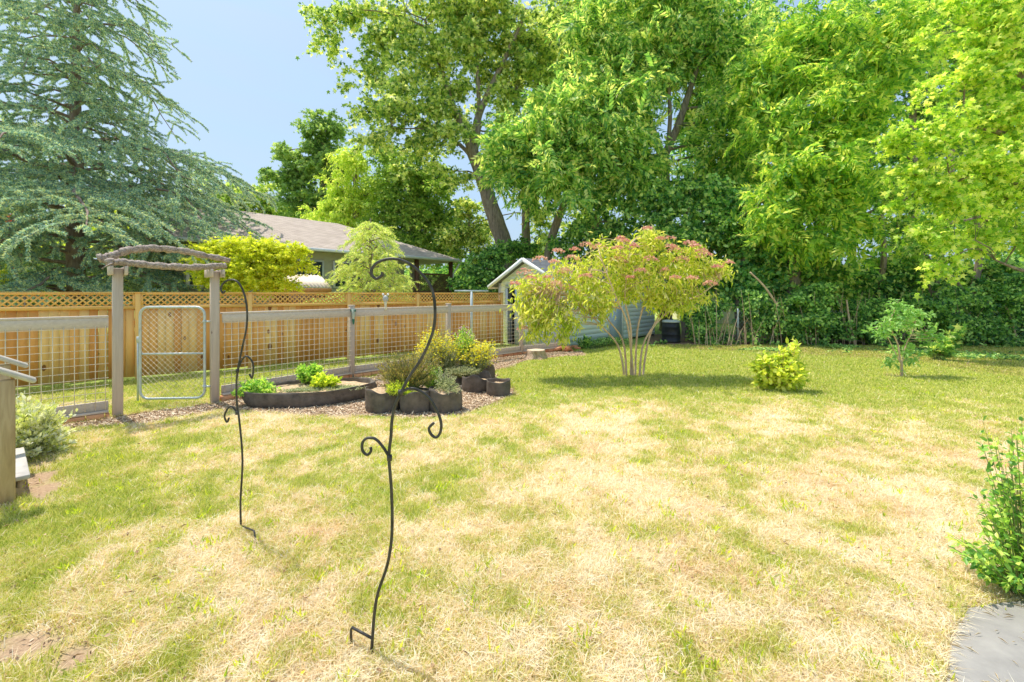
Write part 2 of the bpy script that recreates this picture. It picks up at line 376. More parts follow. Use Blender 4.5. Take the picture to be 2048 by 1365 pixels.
def inpoly(x, y, poly):
    r = np.zeros(len(x), bool); n = len(poly)
    for i in range(n):
        x1, y1 = poly[i]; x2, y2 = poly[(i+1) % n]
        c = ((y1 > y) != (y2 > y)); xi = (x2-x1)*(y-y1)/((y2-y1) if y2 != y1 else 1e-9)+x1
        r ^= c & (x < xi)
    return r
MULCH = [G(*p)[:2] for p in [(95, 862), (190, 858), (300, 850), (430, 822), (500, 826), (620, 831), (735, 834), (850, 838), (922, 832), (1000, 804), (1030, 790), (1014, 766), (985, 746), (1060, 722), (1170, 712), (1165, 703), (1040, 706), (960, 722), (850, 740), (703, 760), (560, 785), (430, 806), (330, 822), (235, 838)]]
SLAB = [G(*p)[:2] for p in [(1890, 1400), (1902, 1290), (1935, 1226), (2010, 1214), (2200, 1205), (2330, 1400)]]

rng = np.random.default_rng(5)
def grass(name, label, n, dry):
    # blades get sparser and a little wider with distance
    Y = 1.95*(15.3/1.95)**(rng.random(n)**.92)
    px = rng.uniform(-60, 2110, n); X = (px-CX)/F*Y
    Y = Y+rng.normal(0, .02, n)
    d = dryness(X, Y); dirt = dirtiness(X, Y)
    r = rng.random(n)
    thr = np.clip((d-.43)*1.9+.5, .06, .93)
    keep = (r < thr) if dry else (r >= thr)
    keep &= rng.random(n) > dirt*1.15
    keep &= ~inpoly(X, Y, MULCH) & ~inpoly(X, Y, SLAB)
    # keep only on the yard side of the boarded fence
    keep &= (Y-8.04) < (X+9.46)*.8217-.12
    X, Y, d = X[keep], Y[keep], d[keep]; n = len(X)
    tall = vnoise(X*6, Y*6, 77)
    if dry:
        h = rng.uniform(.022, .055, n)*(1+.5*tall); lean = rng.uniform(.5, 2.0, n)
    else:
        h = rng.uniform(.024, .055, n)*(.75+.8*tall); lean = rng.uniform(.1, .9, n)
    w = np.maximum(.0021, .00062*Y)*rng.uniform(.8, 1.5, n)
    a = rng.uniform(0, 2*PI, n); b = rng.uniform(0, 2*PI, n)
    sx, sy = np.cos(a)*w, np.sin(a)*w; lx, ly = np.cos(b)*lean*h, np.sin(b)*lean*h
    z = gheight(X, Y)-.003
    V = np.zeros((n, 5, 3))
    V[:, 0] = np.stack([X-sx, Y-sy, z], 1); V[:, 1] = np.stack([X+sx, Y+sy, z], 1)
    V[:, 2] = np.stack([X-sx*.8+lx*.35, Y-sy*.8+ly*.35, z+h*.6], 1); V[:, 3] = np.stack([X+sx*.8+lx*.35, Y+sy*.8+ly*.35, z+h*.6], 1)
    V[:, 4] = np.stack([X+lx, Y+ly, z+h*(1.0 if not dry else .8)], 1)
    Fx = (np.array([(0, 1, 3), (0, 3, 2), (2, 3, 4)])[None]+(np.arange(n)*5)[:, None, None]).reshape(-1, 3)
    mb = MB(); mb.add(V.reshape(-1, 3), Fx)
    m, nt, out = newmat(name)
    at = nt.nodes.new('ShaderNodeAttribute'); at.attribute_name = 'dry'
    f = math_(nt, 'ADD', math_(nt, 'MULTIPLY', island(nt), .7), math_(nt, 'MULTIPLY', at.outputs['Fac'], .45))
    if dry:
        c = ramp(nt, f, [(.1, (.68, .45, .20)), (.4, (.95, .74, .42)), (.65, (.98, .86, .60)), (.95, (.99, .94, .76))])
        c = mixc(nt, ramp(nt, noise(nt, 1.1, 5, .7), [(.52, (0, 0, 0)), (.70, (.55, .55, .55))]), c, (.82, .56, .28))
    else: c = ramp(nt, f, [(.0, (.24, .36, .05)), (.2, (.54, .61, .09)), (.5, (.82, .79, .20)), (.85, (.95, .86, .42))])
    bb = bsdf(nt, None, c, .6, spec=.2); t = nt.nodes.new('ShaderNodeBsdfTranslucent'); nt.links.new(c, t.inputs[0])
    mx = nt.nodes.new('ShaderNodeMixShader'); mx.inputs[0].default_value = .35
    nt.links.new(bb.outputs[0], mx.inputs[1]); nt.links.new(t.outputs[0], mx.inputs[2]); nt.links.new(mx.outputs[0], out.inputs[0])
    ob = mb.build(name, m, attrs={'dry': np.repeat(d, 5)})
    tag(ob, label, 'grass', kind='stuff')
NG = 900000
grass('grass', 'green blades of the short patchy lawn', NG, False)
grass('dry_grass', 'straw coloured dried out blades of the lawn', NG, True)

# taller green weeds standing in the lawn
mb = MB(); K = 420
Yw = 2.0*(11/2.0)**rng.random(K); Xw = (rng.uniform(0, 2048, K)-CX)/F*Yw
ok = ~inpoly(Xw, Yw, MULCH) & ~inpoly(Xw, Yw, SLAB) & (dirtiness(Xw, Yw) < .15) & ((Yw-8.04) < (Xw+9.46)*.8217-2.2); Xw, Yw = Xw[ok], Yw[ok]
for x, y in zip(Xw, Yw):
    k = random.randint(8, 22); s = random.uniform(.02, .07)
    Pn = np.stack([x+rng.normal(0, s, k), y+rng.normal(0, s, k), np.full(k, float(gheight(np.array([x]), np.array([y]))[0]))], 1)
    D = np.stack([rng.normal(0, .5, k), rng.normal(0, .5, k), np.ones(k)], 1)
    place(mb, KITE, Pn, D, rng.normal(0, 1, (k, 3)), rng.uniform(.04, .085, k), rng.uniform(.006, .011, k))
o = mb.build('weed_tufts', LM['garden_lime']); tag(o, 'coarser bright green tufts scattered through the lawn', 'grass', kind='stuff')

K = 1500; Yw = 2.0*(12/2.0)**rng.random(K); Xw = (rng.uniform(0, 2048, K)-CX)/F*Yw; ok = ((Yw-8.04) < (Xw+9.46)*.8217-1.5) & ~inpoly(Xw, Yw, SLAB); Xw, Yw = Xw[ok], Yw[ok]; K = len(Xw)
mb = MB(); place(mb, KITE, np.stack([Xw, Yw, gheight(Xw, Yw)+rng.uniform(.015, .045, K)], 1), np.stack([rng.normal(0, 1, K), rng.normal(0, 1, K), rng.normal(0, .3, K)], 1), np.stack([rng.normal(0, .5, K), rng.normal(0, .5, K), np.ones(K)], 1), rng.uniform(.015, .05, K), rng.uniform(.006, .022, K))
o = mb.build('fallen_leaves', simple('dead_leaf', (.22, .12, .06), (.66, .46, .28), 3, isl=.9)); tag(o, 'small dead leaves and bits scattered over the lawn', 'leaf litter', kind='stuff')
K = 60000; Yw = 1.95*(8/1.95)**rng.random(K); Xw = (rng.uniform(-40, 2048, K)-CX)/F*Yw; ok = dirtiness(Xw, Yw) > rng.uniform(.6, 3.2, K); Xw, Yw = Xw[ok], Yw[ok]; K = len(Xw)
mb = MB(); place(mb, ROUND, np.stack([Xw, Yw, gheight(Xw, Yw)+rng.uniform(.002, .010, K)], 1), rng.normal(0, 1, (K, 3))*np.array((1, 1, .5)), rng.normal(0, .6, (K, 3))+(0, 0, 1), rng.uniform(.008, .028, K), rng.uniform(.006, .02, K))
o = mb.build('soil_crumbs', simple('soil_crumb', (.20, .12, .07), (.70, .54, .38), 3, isl=.9)); tag(o, 'crumbs of dry soil and bark on the bare patches', 'soil', kind='stuff')
# mulch
def sheet(name, poly, z, mat, kind='structure'):
    mb = MB(); mb.poly([(x, y, z) for x, y in poly]); o = mb.build(name, mat); tag(o, kind=kind); return o
def densepoly(poly, z, mat, name, step=.08):
    xs = [p[0] for p in poly]; ys = [p[1] for p in poly]
    X, Y = np.meshgrid(np.arange(min(xs)-.2, max(xs)+.2, step), np.arange(min(ys)-.2, max(ys)+.2, step))
    wx = X+(fbm(X*3, Y*3, 4, 3)-.5)*.25; wy = Y+(fbm(X*3, Y*3, 44, 3)-.5)*.25
    ins = inpoly(wx.ravel(), wy.ravel(), poly).reshape(X.shape)
    Z = gheight(X, Y)+z
    n = X.shape[1]; q = ins[:-1, :-1] & ins[1:, :-1] & ins[:-1, 1:] & ins[1:, 1:]
    jj, kk = np.nonzero(q); i0 = jj*n+kk
    mb = MB(); mb.add(np.stack([X.ravel(), Y.ravel(), Z.ravel()], 1), np.stack([i0, i0+1, i0+1+n, i0+n], 1))
    o = mb.build(name, mat, smooth=True); tag(o, kind='structure'); return o
M['mulch'] = simple('mulch_ground', (.42, .28, .19), (.78, .62, .46), 45, rough=.95, bstr=1, bdist=.02)
densepoly(MULCH, .006, M['mulch'], 'mulch_path')
N = 60000
xs = [p[0] for p in MULCH]; ys = [p[1] for p in MULCH]
X = rng.uniform(min(xs), max(xs), N*4); Y = rng.uniform(min(ys), max(ys), N*4)
k = inpoly(X+(fbm(X*3, Y*3, 4, 3)-.5)*.3, Y+(fbm(X*3, Y*3, 44, 3)-.5)*.3, MULCH); X, Y = X[k][:N], Y[k][:N]; n = len(X)
mb = MB(); place(mb, KITE, np.stack([X, Y, gheight(X, Y)+rng.uniform(.008, .022, n)], 1), np.stack([rng.normal(0, 1, n), rng.normal(0, 1, n), rng.normal(0, .2, n)], 1),
                 np.stack([rng.normal(0, .35, n), rng.normal(0, .35, n), np.ones(n)], 1), rng.uniform(.025, .07, n), rng.uniform(.01, .024, n))
o = mb.build('wood_chips', M['chips']); tag(o, 'pale wood chips strewn over the planting bed', 'mulch', kind='stuff')

# concrete slab, lower right
mb = MB(); mb.prism(SLAB, -.02, .035); o = mb.build('concrete_path', M['concrete'], bevel=.01); tag(o, kind='structure')
n = 150; X = rng.uniform(1.9, 3.1, n); Y = rng.uniform(1.6, 2.55, n); k = inpoly(X, Y, SLAB); X, Y = X[k], Y[k]; n = len(X)
mb = MB(); place(mb, KITE, np.stack([X, Y, np.full(n, .047)], 1), np.stack([rng.normal(0, 1, n), rng.normal(0, 1, n), np.zeros(n)], 1),
                 np.stack([np.zeros(n), np.zeros(n), np.ones(n)], 1), rng.uniform(.02, .07, n), rng.uniform(.002, .004, n))
o = mb.build('straw_litter', simple('straw', (.62, .50, .32), (.85, .74, .52), 3, isl=.8)); tag(o, 'loose dry straw clippings lying on the concrete', 'litter', kind='stuff')

# ------------------------------------------------------------------ boarded fence with lattice
ca = np.array((9.03, 7.42)); cl = np.linalg.norm(ca); ca /= cl
A0 = np.array((-9.46, 8.04))
def on_cedar(px):
    k = (px-CX)/F; return (k*A0[1]-A0[0])/(ca[0]-k*ca[1])
start = -3.4
fence = thing('board_fence', 'tall new pine board fence topped with diagonal lattice', 'fence', (A0[0], A0[1], 0), math.atan2(ca[1], ca[0]))
posts = [start, start+1.2, on_cedar(276), on_cedar(500), on_cedar(697), on_cedar(835), on_cedar(944), on_cedar(1003)]
def fbuild(mb, nm, mat, par=fence, **k): return mb.build(nm, mat, par, **k)
r_ = random.Random(3)
for i in range(len(posts)-1):
    a, b = posts[i]+.045, posts[i+1]-.045
    mb = MB(); x = a
    while x < b-.01:
        w = min(.139, b-x); g = r_.choice((.002, .003, .005, .008)) if i < 3 else .003
        mb.box((x+w/2, r_.uniform(-.003, .003), .785+r_.uniform(-.004, .004)), (w-g, .018, 1.45)); x += w
    fbuild(mb, 'board_panel', M['pine'])
    for zc, hh in ((1.815, .035), (1.535, .07)):
        mb = MB(); mb.box(((a+b)/2, -.012, zc), (b-a, .05, hh)); fbuild(mb, 'rail', M['pine_trim'])
    for zc in (.35, 1.2):
        mb = MB(); mb.box(((a+b)/2, .034, zc), (b-a, .038, .085)); fbuild(mb, 'rail', M['pine_trim'])
    for xx in (a+.02, b-.02):
        mb = MB(); mb.box((xx, -.014, 1.684), (.04, .04, .224)); fbuild(mb, 'lattice_stile', M['pine_trim'])
    mb = MB(); z0, z1 = 1.572, 1.796; hgt = z1-z0; s = .112
    x = a-hgt
    while x < b:
        for dx, yo in ((hgt, -.012), (-hgt, -.003)):
            xa, xb = (x, x+hgt) if dx > 0 else (x+hgt, x)
            p0, p1 = np.array((xa, yo, z0)), np.array((xb, yo, z1))
            def clip(p, q):
                for lim, sg in ((a+.03, 1), (b-.03, -1)):
                    dp, dq = (p[0]-lim)*sg, (q[0]-lim)*sg
                    if dp < 0 and dq < 0: return None
                    if dp < 0: p = p+(q-p)*(dp/(dp-dq))
                    elif dq < 0: q = q+(p-q)*(dq/(dq-dp))
                return p, q
            r = clip(p0, p1)
            if r is not None and np.linalg.norm(r[0]-r[1]) > .02: mb.bar(r[0], r[1], .007, .030, up=(0, 1, 0)) if False else mb.bar(r[0], r[1], .030, .007, up=(0, 1, 0))
        x += s
    fbuild(mb, 'lattice_panel', M['pine_trim'])
for xp in posts:
    mb = MB(); mb.box((xp, 0, .92), (.09, .09, 1.84)); fbuild(mb, 'post', M['pine_trim'], bevel=.005)
mb = MB(); mb.box(((posts[0]+posts[-1])/2, -.005, 1.848), (posts[-1]-posts[0]+.1, .12, .014)); fbuild(mb, 'cap_rail', M['pine_trim'])

# ------------------------------------------------------------------ wire panel fence
W0, W1, W2, W3, W4, W5 = [np.array(p) for p in ((-5.82, 6.42), (-4.99, 7.30), (-3.45, 9.36), (-1.62, 11.1), (.27, 12.9), (1.72, 14.0))]
WL = np.array((-8.2, 4.05))
def wire_fence(root, pts, post_at, tops, brick=True):
    for i in range(len(pts)-1):
        a, b = pts[i], pts[i+1]; d = b-a; L = np.linalg.norm(d); d = d/L; nv = np.array((d[1], -d[0]))
        e = .045
        def q(t, off, z): p = a+d*t+nv*off; return (p[0], p[1], z)
        mb = MB(); mb.bar(q(e, .0, 1.49), q(L-e, .0, 1.49), .11, .032); mb.bar(q(e, .034, 1.405), q(L-e, .034, 1.405), .034, .136)
        mb.build('top_rail', M['grey_rail'], root, bevel=.004, org=root.location)
        mb = MB(); mb.bar(q(e, .0, .20), q(L-e, .0, .20), .034, .13); mb.bar(q(e, .02, .118), q(L-e, .02, .118), .10, .032)
        mb.build('bottom_rail', M['grey_rail'], root, bevel=.004, org=root.location)
        mb = MB(); t = e+.03
        while t < L-e: mb.bar(q(t, .058, .15), q(t, .058, 1.36), .0065, .0065); t += .105
        z = .30
        while z < 1.34: mb.bar(q(e, .062, z), q(L-e, .062, z), .0065, .0065); z += .103
        mb.build('wire_mesh', M['wire'], root, org=root.location)
        if brick:
            mb = MB(); t = .02
            while t < L-.05:
                w = min(.2, L-.03-t); c = a+d*(t+w/2)+nv*.03
                mb.box((c[0], c[1], .044+random.uniform(-.004, .003)), (w-.012, .11, .10), (d[0], d[1], 0), (nv[0], nv[1], 0)); t += w
            mb.build('brick_edging', M['brick'], root, org=root.location, bevel=.006)
    for p, tz in zip(post_at, tops):
        mb = MB(); d = (pts[-1]-pts[0]); d = d/np.linalg.norm(d)
        mb.box((p[0], p[1], tz/2), (.10, .10, tz), (d[0], d[1], 0), (-d[1], d[0], 0)); mb.box((p[0], p[1], tz+.008), (.118, .118, .02), (d[0], d[1], 0), (-d[1], d[0], 0))
        mb.build('post', M['grey_wood'], root, org=root.location, bevel=.006)
dl = (W0-WL)/np.linalg.norm(W0-WL)
wf1 = thing('wire_fence', 'weathered wood and wire fence left of the arbor, above low bricks', 'fence', (WL[0], WL[1], 0))
wire_fence(wf1, [WL, W0-dl*.055], [WL], [1.56])
wf2 = thing('wire_fence', 'long weathered wood and wire fence from the arbor to the shed', 'fence', (W1[0], W1[1], 0))
d1 = (W2-W1)/np.linalg.norm(W2-W1)
wire_fence(wf2, [W1+d1*.055, W2, W3, W4, W5], [W2, W3, W4, W5], [1.56, 1.555, 1.54, 1.5])

# ------------------------------------------------------------------ arbor
arb = thing('garden_arbor', 'rustic arbor of two grey posts carrying two crooked logs', 'arbor', (W0[0], W0[1], 0))
ad = (W1-W0)/np.linalg.norm(W1-W0); an = np.array((ad[1], -ad[0]))
for p in (W0, W1):
    mb = MB(); mb.box((p[0], p[1], 1.10), (.118, .118, 2.20), (ad[0], ad[1], 0), (an[0], an[1], 0)); mb.build('post', M['grey_wood'], arb, org=arb.location, bevel=.008)
    for s in (-1, 1):
        mb = MB(); c = p+ad*s*.080; mb.box((c[0], c[1], 2.16), (.038, .46, .13), (ad[0], ad[1], 0), (an[0], an[1], 0)); mb.build('bracket', M['grey_wood'], arb, org=arb.location, bevel=.006)
def logpts(pix, off):
    out = []
    for i, (px, py) in enumerate(pix):
        t = (px-238)/(430-238); k = (px-CX)/F
        base = W0+an*off; s = (k*base[1]-base[0])/(ad[0]-k*ad[1]); Yp = base[1]+ad[1]*s
        out.append(P(px, py, Yp))
    return out
def densify(pts, m=5, amp=.012, seed=1):
    r = random.Random(seed); out = []
    for a, b in zip(pts[:-1], pts[1:]):
        for k in range(m):
            t = k/m; out.append([a[j]+(b[j]-a[j])*t+r.uniform(-amp, amp) for j in range(3)])
    return out+[list(pts[-1])]
mb = MB(); lp = densify(logpts([(195, 519), (225, 512), (260, 500), (300, 497), (335, 498), (375, 504), (415, 513), (458, 522)], -.14), 9, .009, 5)
mb.tube(lp, [.060+.006*math.sin(i*.9)+.005*math.sin(i*2.3)-.014*(i/len(lp)) for i in range(len(lp))], 16, jit=.11)

mb.build('log', M['log'], arb, org=arb.location)
mb = MB(); lp = densify(logpts([(214, 524), (245, 525), (285, 529), (325, 533), (370, 535), (410, 534), (451, 532)], .14), 9, .007, 8)
mb.tube(lp, [.050+.005*math.sin(i*.8)+.003*math.sin(i*2.1) for i in range(len(lp))], 16, jit=.11)
mb.tube([lp[4], P(215, 531, 6.1), P(203, 538, 6.05)], [.014, .009, .005], 5); 
mb.build('log', M['log'], arb, org=arb.location)

# ------------------------------------------------------------------ gate
g0 = np.array((-6.12, 7.16)); g1 = np.array((-5.115, 7.24)); gd = (g1-g0); gw = np.linalg.norm(gd); gd /= gw
gate = thing('garden_gate', 'galvanised chain-link gate with rounded corners under the arbor', 'gate', (g0[0], g0[1], 0), math.atan2(gd[1], gd[0]))
z0, z1, R = .09, 1.60, .13
loop = []
for cx, cz, a0 in ((gw-R, z1-R, 0), (R, z1-R, 90), (R, z0+R, 180), (gw-R, z0+R, 270)):
    for k in range(6): a = math.radians(a0+k*18); loop.append((cx+R*math.cos(a), 0, cz+R*math.sin(a)))
loop.append(loop[0])
mb = MB(); mb.tube(loop, .0205, 8, cap=False); mb.build('gate_frame', M['galv'], gate, smooth=True)
mb = MB(); mb.tube([(.02, 0, .83), (gw-.02, 0, .83)], .016, 8); mb.build('crossbar', M['galv'], gate, smooth=True)
mb = MB(); s = .088; k = -z1
while k < gw:
    for sg in (1, -1):
        pa = np.array((k, 0.006*sg, z0+.02)) if sg > 0 else np.array((k+(z1-z0), 0.006*sg, z0+.02)); pb = np.array((k+(z1-z0-.04), .006*sg, z1-.02)) if sg > 0 else np.array((k+.04, .006*sg, z1-.02))
        lo, hi = .03, gw-.03
        def cl(p, q):
            for lim, s2 in ((lo, 1), (hi, -1)):
                dp, dq = (p[0]-lim)*s2, (q[0]-lim)*s2
                if dp < 0 and dq < 0: return None
                if dp < 0: p = p+(q-p)*(dp/(dp-dq))
                elif dq < 0: q = q+(p-q)*(dq/(dq-dp))
            return p, q
        r = cl(pa, pb)
        if r is not None and np.linalg.norm(r[0]-r[1]) > .05: mb.bar(r[0], r[1], .0034, .0034)
    k += s
mb.build('chain_mesh', M['wire'], gate)
mb = MB(); mb.tube([(-.035, 0, .06), (-.035, 0, 1.05)], .014, 8); mb.box((-.018, 0, 1.07), (.06, .03, .10)); mb.build('latch', M['galv'], gate)
for zz in (.28, 1.36):
    mb = MB(); mb.tube([(gw-.01, 0, zz), (gw+.09, 0, zz)], .014, 8); mb.lathe((gw, 0, zz-.02), [(.001, 0), (.028, 0), (.028, .04), (.001, .04)], 10); mb.build('hinge', M['galv'], gate)
mb = MB()
for q in (.3, .45, .6, .75): mb.tube([(q*gw-.05, 0, z1), (q*gw, .0, z1+.035), (q*gw+.05, 0, z1)], .003, 4)
mb.build('wire_tie', M['wire'], gate)

# ------------------------------------------------------------------ shepherd hooks
def smooth_path(pts, sub=4):
    out = []
    for i in range(len(pts)-1):
        p0 = pts[max(i-1, 0)]; p1 = pts[i]; p2 = pts[i+1]; p3 = pts[min(i+2, len(pts)-1)]
        for k in range(sub):
            t = k/sub; out.append([.5*((2*p1[j])+(-p0[j]+p2[j])*t+(2*p0[j]-5*p1[j]+4*p2[j]-p3[j])*t*t+(-p0[j]+3*p1[j]-3*p2[j]+p3[j])*t**3) for j in range(3)])
    return out+[list(pts[-1])]
def hook(label, Y, rod, arms, foot, r, collars):
    b = P(*rod[0], Y); root = thing('shepherd_hook', label, 'plant hook', (b[0], b[1], 0), group='shepherd hooks on the lawn')
    pp = smooth_path([(b[0], b[1], -.05)]+[P(x, y, Y) for x, y in rod], 4)
    mb = MB(); mb.tube(pp, r, 10, jit=0); mb.build('rod', M['iron'], root, smooth=True, org=root.location)
    for arm in arms:
        mb = MB(); mb.tube(smooth_path([P(x, y, Y) for x, y in arm], 4), r*.92, 10); mb.build('hook_arm', M['iron'], root, smooth=True, org=root.location)
    for c in collars:
        q = P(*c, Y); mb = MB(); mb.lathe((q[0], q[1], q[2]-.014), [(.001, 0), (r*1.6, 0), (r*1.7, .014), (r*1.6, .028), (.001, .028)], 12); mb.build('collar', M['iron'], root, org=root.location)
    mb = MB(); mb.tube(foot, r*.85, 8); mb.build('foot_prong', M['iron'], root, smooth=True, org=root.location)
    return root
hook('large dark iron shepherd hook in the near middle of the lawn', 2.19,
     [(743, 1312), (748, 1236), (756, 1186), (775, 1129), (784, 1066), (783, 984), (778, 915), (782, 873), (784, 841), (790, 812), (802, 785), (819, 754), (842, 719), (858, 686), (868, 654), (870, 615), (864, 580), (848, 554), (819, 528), (787, 518), (758, 524), (744, 538), (744, 551), (753, 558), (763, 552), (765, 545)],
     [[(800, 787), (816, 778), (835, 780), (858, 796), (874, 822), (882, 845), (881, 864), (873, 875), (863, 870), (858, 857), (868, 846)],
      [(778, 914), (765, 893), (750, 878), (734, 877), (725, 886), (725, 901), (734, 910), (742, 903), (741, 895)]],
     [P(744, 1277, 2.19), P(704, 1255, 2.24), P(702, 1260, 2.245), P(702, 1300, 2.25)], .0078, [(779, 916), (801, 786)])
hook('smaller looking bent shepherd hook standing farther back, left of the other', 3.36,
     [(482, 1056), (481, 1003), (485, 921), (479, 845), (474, 808), (473, 764), (477, 732), (485, 694), (493, 656), (494, 619), (488, 587), (476, 565), (460, 560), (447, 567), (442, 578), (446, 587), (450, 582)],
     [[(475, 742), (485, 719), (494, 713), (504, 723), (507, 738), (504, 757), (499, 748)], [(474, 825), (463, 813), (454, 820), (449, 833), (454, 845), (458, 836)]],
     [P(482, 1052, 3.36), P(508, 1062, 3.2), P(509, 1066, 3.19), P(514, 1104, 3.13)], .0074, [(474, 826), (475, 742)])

# ------------------------------------------------------------------ shed
SA = np.array((-.44, 16.0)); sn = np.array((.7318, -.6815)); sd_ = np.array((.6815, .7318)); SW, SL = 2.8, 6.8
shed = thing('garden_shed', 'pale blue clapboard shed with a gabled grey roof', 'shed', (SA[0], SA[1], 0), math.atan2(sn[1], sn[0]))
WH, AP = 2.2, 2.98     # local x along the front, local y along the side
def clap_wall(x0, x1, ztop_fn, face, name='wall'):
    pass
mb = MB(); z = .05; bh = .17
def slope(x): return WH+(AP-WH)*(1-abs(x-SW/2)/(SW/2))
DX0, DX1, DZ = .42, 1.5, 2.02
while z < AP-.05:
    zt = min(z+bh, AP-.02)
    def xr(zz): return (0, SW) if zz <= WH else ((zz-WH)/(AP-WH)*SW/2, SW-(zz-WH)/(AP-WH)*SW/2)
    a0, b0 = xr(z); a1, b1 = xr(zt)
    segs = [((a0, b0), (a1, b1))] if z >= DZ-.02 else [((a0, DX0), (a1, DX0)), ((DX1, b0), (DX1, b1))]
    for (p, q), (p1, q1) in segs:
        mb.add([(p, -.022, z), (q, -.022, z), (q1, -.004, zt), (p1, -.004, zt), (p, 0, z), (q, 0, z)], [(0, 1, 2, 3), (4, 5, 1, 0)])
    z += bh
mb.build('front_wall', M['siding'], shed)
mb = MB(); z = .05
while z < WH-.01:
    zt = min(z+bh, WH)
    mb.add([(SW+.022, 0, z), (SW+.022, SL, z), (SW+.004, SL, zt), (SW+.004, 0, zt), (SW, 0, z), (SW, SL, z)], [(0, 1, 2, 3), (4, 5, 1, 0)])
    z += bh
mb.build('side_wall', M['siding'], shed)
mb = MB(); mb.box((.0, SL/2, WH/2), (.04, SL, WH)); mb.box((SW/2, SL, WH/2), (SW, .04, WH)); mb.build('back_wall', M['siding'], shed)
mb = MB(); mb.box((SW/2, SL/2, .0), (SW-.04, SL-.04, .1)); mb.build('base', M['dark'], shed)
def uvmesh(name, quads, mat, parent, thick=0):
    """quads with uv in metres"""
    me = bpy.data.meshes.new(name); V = []; Fc = []; UV = []
    for q in quads:
        n = len(V); V += [tuple(p) for p in q]; Fc.append(list(range(n, n+len(q))))
        a = Vector(q[0]); ex = (Vector(q[1])-a).normalized(); nn = (Vector(q[1])-a).cross(Vector(q[2])-a).normalized(); ey = nn.cross(ex)
        UV += [((Vector(p)-a).dot(ex), (Vector(p)-a).dot(ey)) for p in q]
    me.from_pydata(V, [], Fc); l = me.uv_layers.new(name='UVMap')
    for i, u in enumerate(UV): l.data[i].uv = u
    me.materials.append(mat); o = bpy.data.objects.new(name, me); COL.objects.link(o); o.parent = parent
    if thick: m = o.modifiers.new('t', 'SOLIDIFY'); m.thickness = thick; m.offset = -1
    return o
ov, of = .30, .32; k_ = (AP-WH)/(SW/2); AZ = AP+.05; EZ = AZ-k_*(SW/2+ov)
uvmesh('roof', [[(-ov, -of, EZ), (-ov, SL+.2, EZ), (SW/2, SL+.2, AZ), (SW/2, -of, AZ)][::-1], [(SW+ov, SL+.2, EZ), (SW+ov, -of, EZ), (SW/2, -of, AZ), (SW/2, SL+.2, AZ)][::-1]], M['shingle_dark'], shed, .03)
mb = MB()
for xa in (-ov, SW+ov): mb.bar((xa, -of-.014, EZ-.045), (SW/2, -of-.014, AZ-.045), .024, .13, up=(0, 0, 1))
mb.box((-ov-.012, SL/2-.06, EZ-.045), (.024, SL+.5, .10)); mb.box((SW+ov+.012, SL/2-.06, EZ-.045), (.024, SL+.5, .10))
mb.build('fascia', M['white'], shed)
for c_, d_ in (((-.0, -.03, WH/2), (.09, .03, WH)), ((SW+.0, -.032, WH/2), (.09, .03, WH)), ((SW+.035, .04, WH/2), (.03, .09, WH))):
    mb = MB(); mb.box(c_, d_); mb.build('corner_trim', M['white'], shed)
for yy in (2.9, 3.9):
    mb = MB(); mb.box((SW+.035, yy, WH/2), (.03, .10, WH)); mb.build('side_door_trim', M['white'], shed)
mb = MB(); mb.box((DX0-.05, -.035, 1.0), (.11, .03, 2.0)); mb.box((DX1+.05, -.035, 1.0), (.11, .03, 2.0)); mb.box(((DX0+DX1)/2, -.035, DZ+.05), (DX1-DX0+.22, .03, .10))
mb.build('door_frame', M['white'], shed)

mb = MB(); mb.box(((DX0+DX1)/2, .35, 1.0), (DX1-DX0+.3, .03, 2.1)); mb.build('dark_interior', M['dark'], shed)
dr = MB(); dr.box((DX1-.36, -.03, 1.0), (.72, .035, 1.96)); do = dr.build('door', M['siding'], shed)
mb = MB()
for xx in np.arange(DX1-.70, DX1, .09): mb.box((xx, -.051, 1.0), (.012, .008, 1.9))
mb.build('batten', M['siding_dark'], do)
mb = MB(); mb.box((SW+.03, 3.4, 1.0), (.03, .88, 1.9)); mb.build('side_door', M['siding_dark'], shed)
mb = MB(); mb.box((SW-.55, -.05, .55), (.85, .05, 1.1))
for i in range(9): mb.box((SW-.93+i*.095, -.08, .55), (.03, .02, 1.08))
mb.build('lower_panel', M['siding_dark'], shed)
mb = MB()
for i in range(34): c = SA+sn*SW+np.array((random.gauss(-.05, .20), random.gauss(-.35, .14))); mb.box((c[0], c[1], random.uniform(.03, .16)), (.19, .09, .06), *[(math.cos(t), math.sin(t), 0) if j == 0 else (-math.sin(t), math.cos(t), 0) for t in [random.uniform(0, 3)] for j in (0, 1)])
o = mb.build('brick_pile', M['brick'], bevel=.005, org=(1.5, 13.7, 0)); tag(o, 'heap of loose red bricks at the shed corner', 'bricks')

# ------------------------------------------------------------------ neighbour house
E2 = np.array((-2.75, 23.3)); ed = np.array((-.64, -.77)); eb = np.array((-.77, .64)); HL, HD, EH = 12.4, 9.0, 3.62
house = thing('neighbour_house', 'low beige house with brown hipped shingle roof beyond the board fence', 'house', (E2[0], E2[1], 0))
def hp(a, b, z): p = ed*a+eb*b; return (p[0], p[1], z)
RZ = EH+1.85; hh = HD/2
uvmesh('roof', [[hp(HL, 0, EH), hp(0, 0, EH), hp(hh, hh, RZ), hp(HL, hh, RZ)], [hp(0, 0, EH), hp(0, HD, EH), hp(hh, hh, RZ)],
                [hp(0, HD, EH), hp(HL, HD, EH), hp(HL, hh, RZ), hp(hh, hh, RZ)]], M['shingle'], house, .06)
mb = MB()
for a, b in ((hp(-.0, -.06, EH-.06), hp(HL, -.06, EH-.06)), (hp(-.06, 0, EH-.06), hp(-.06, HD, EH-.06))): mb.bar(a, b, .10, .12)
mb.build('gutter', M['white'], house)
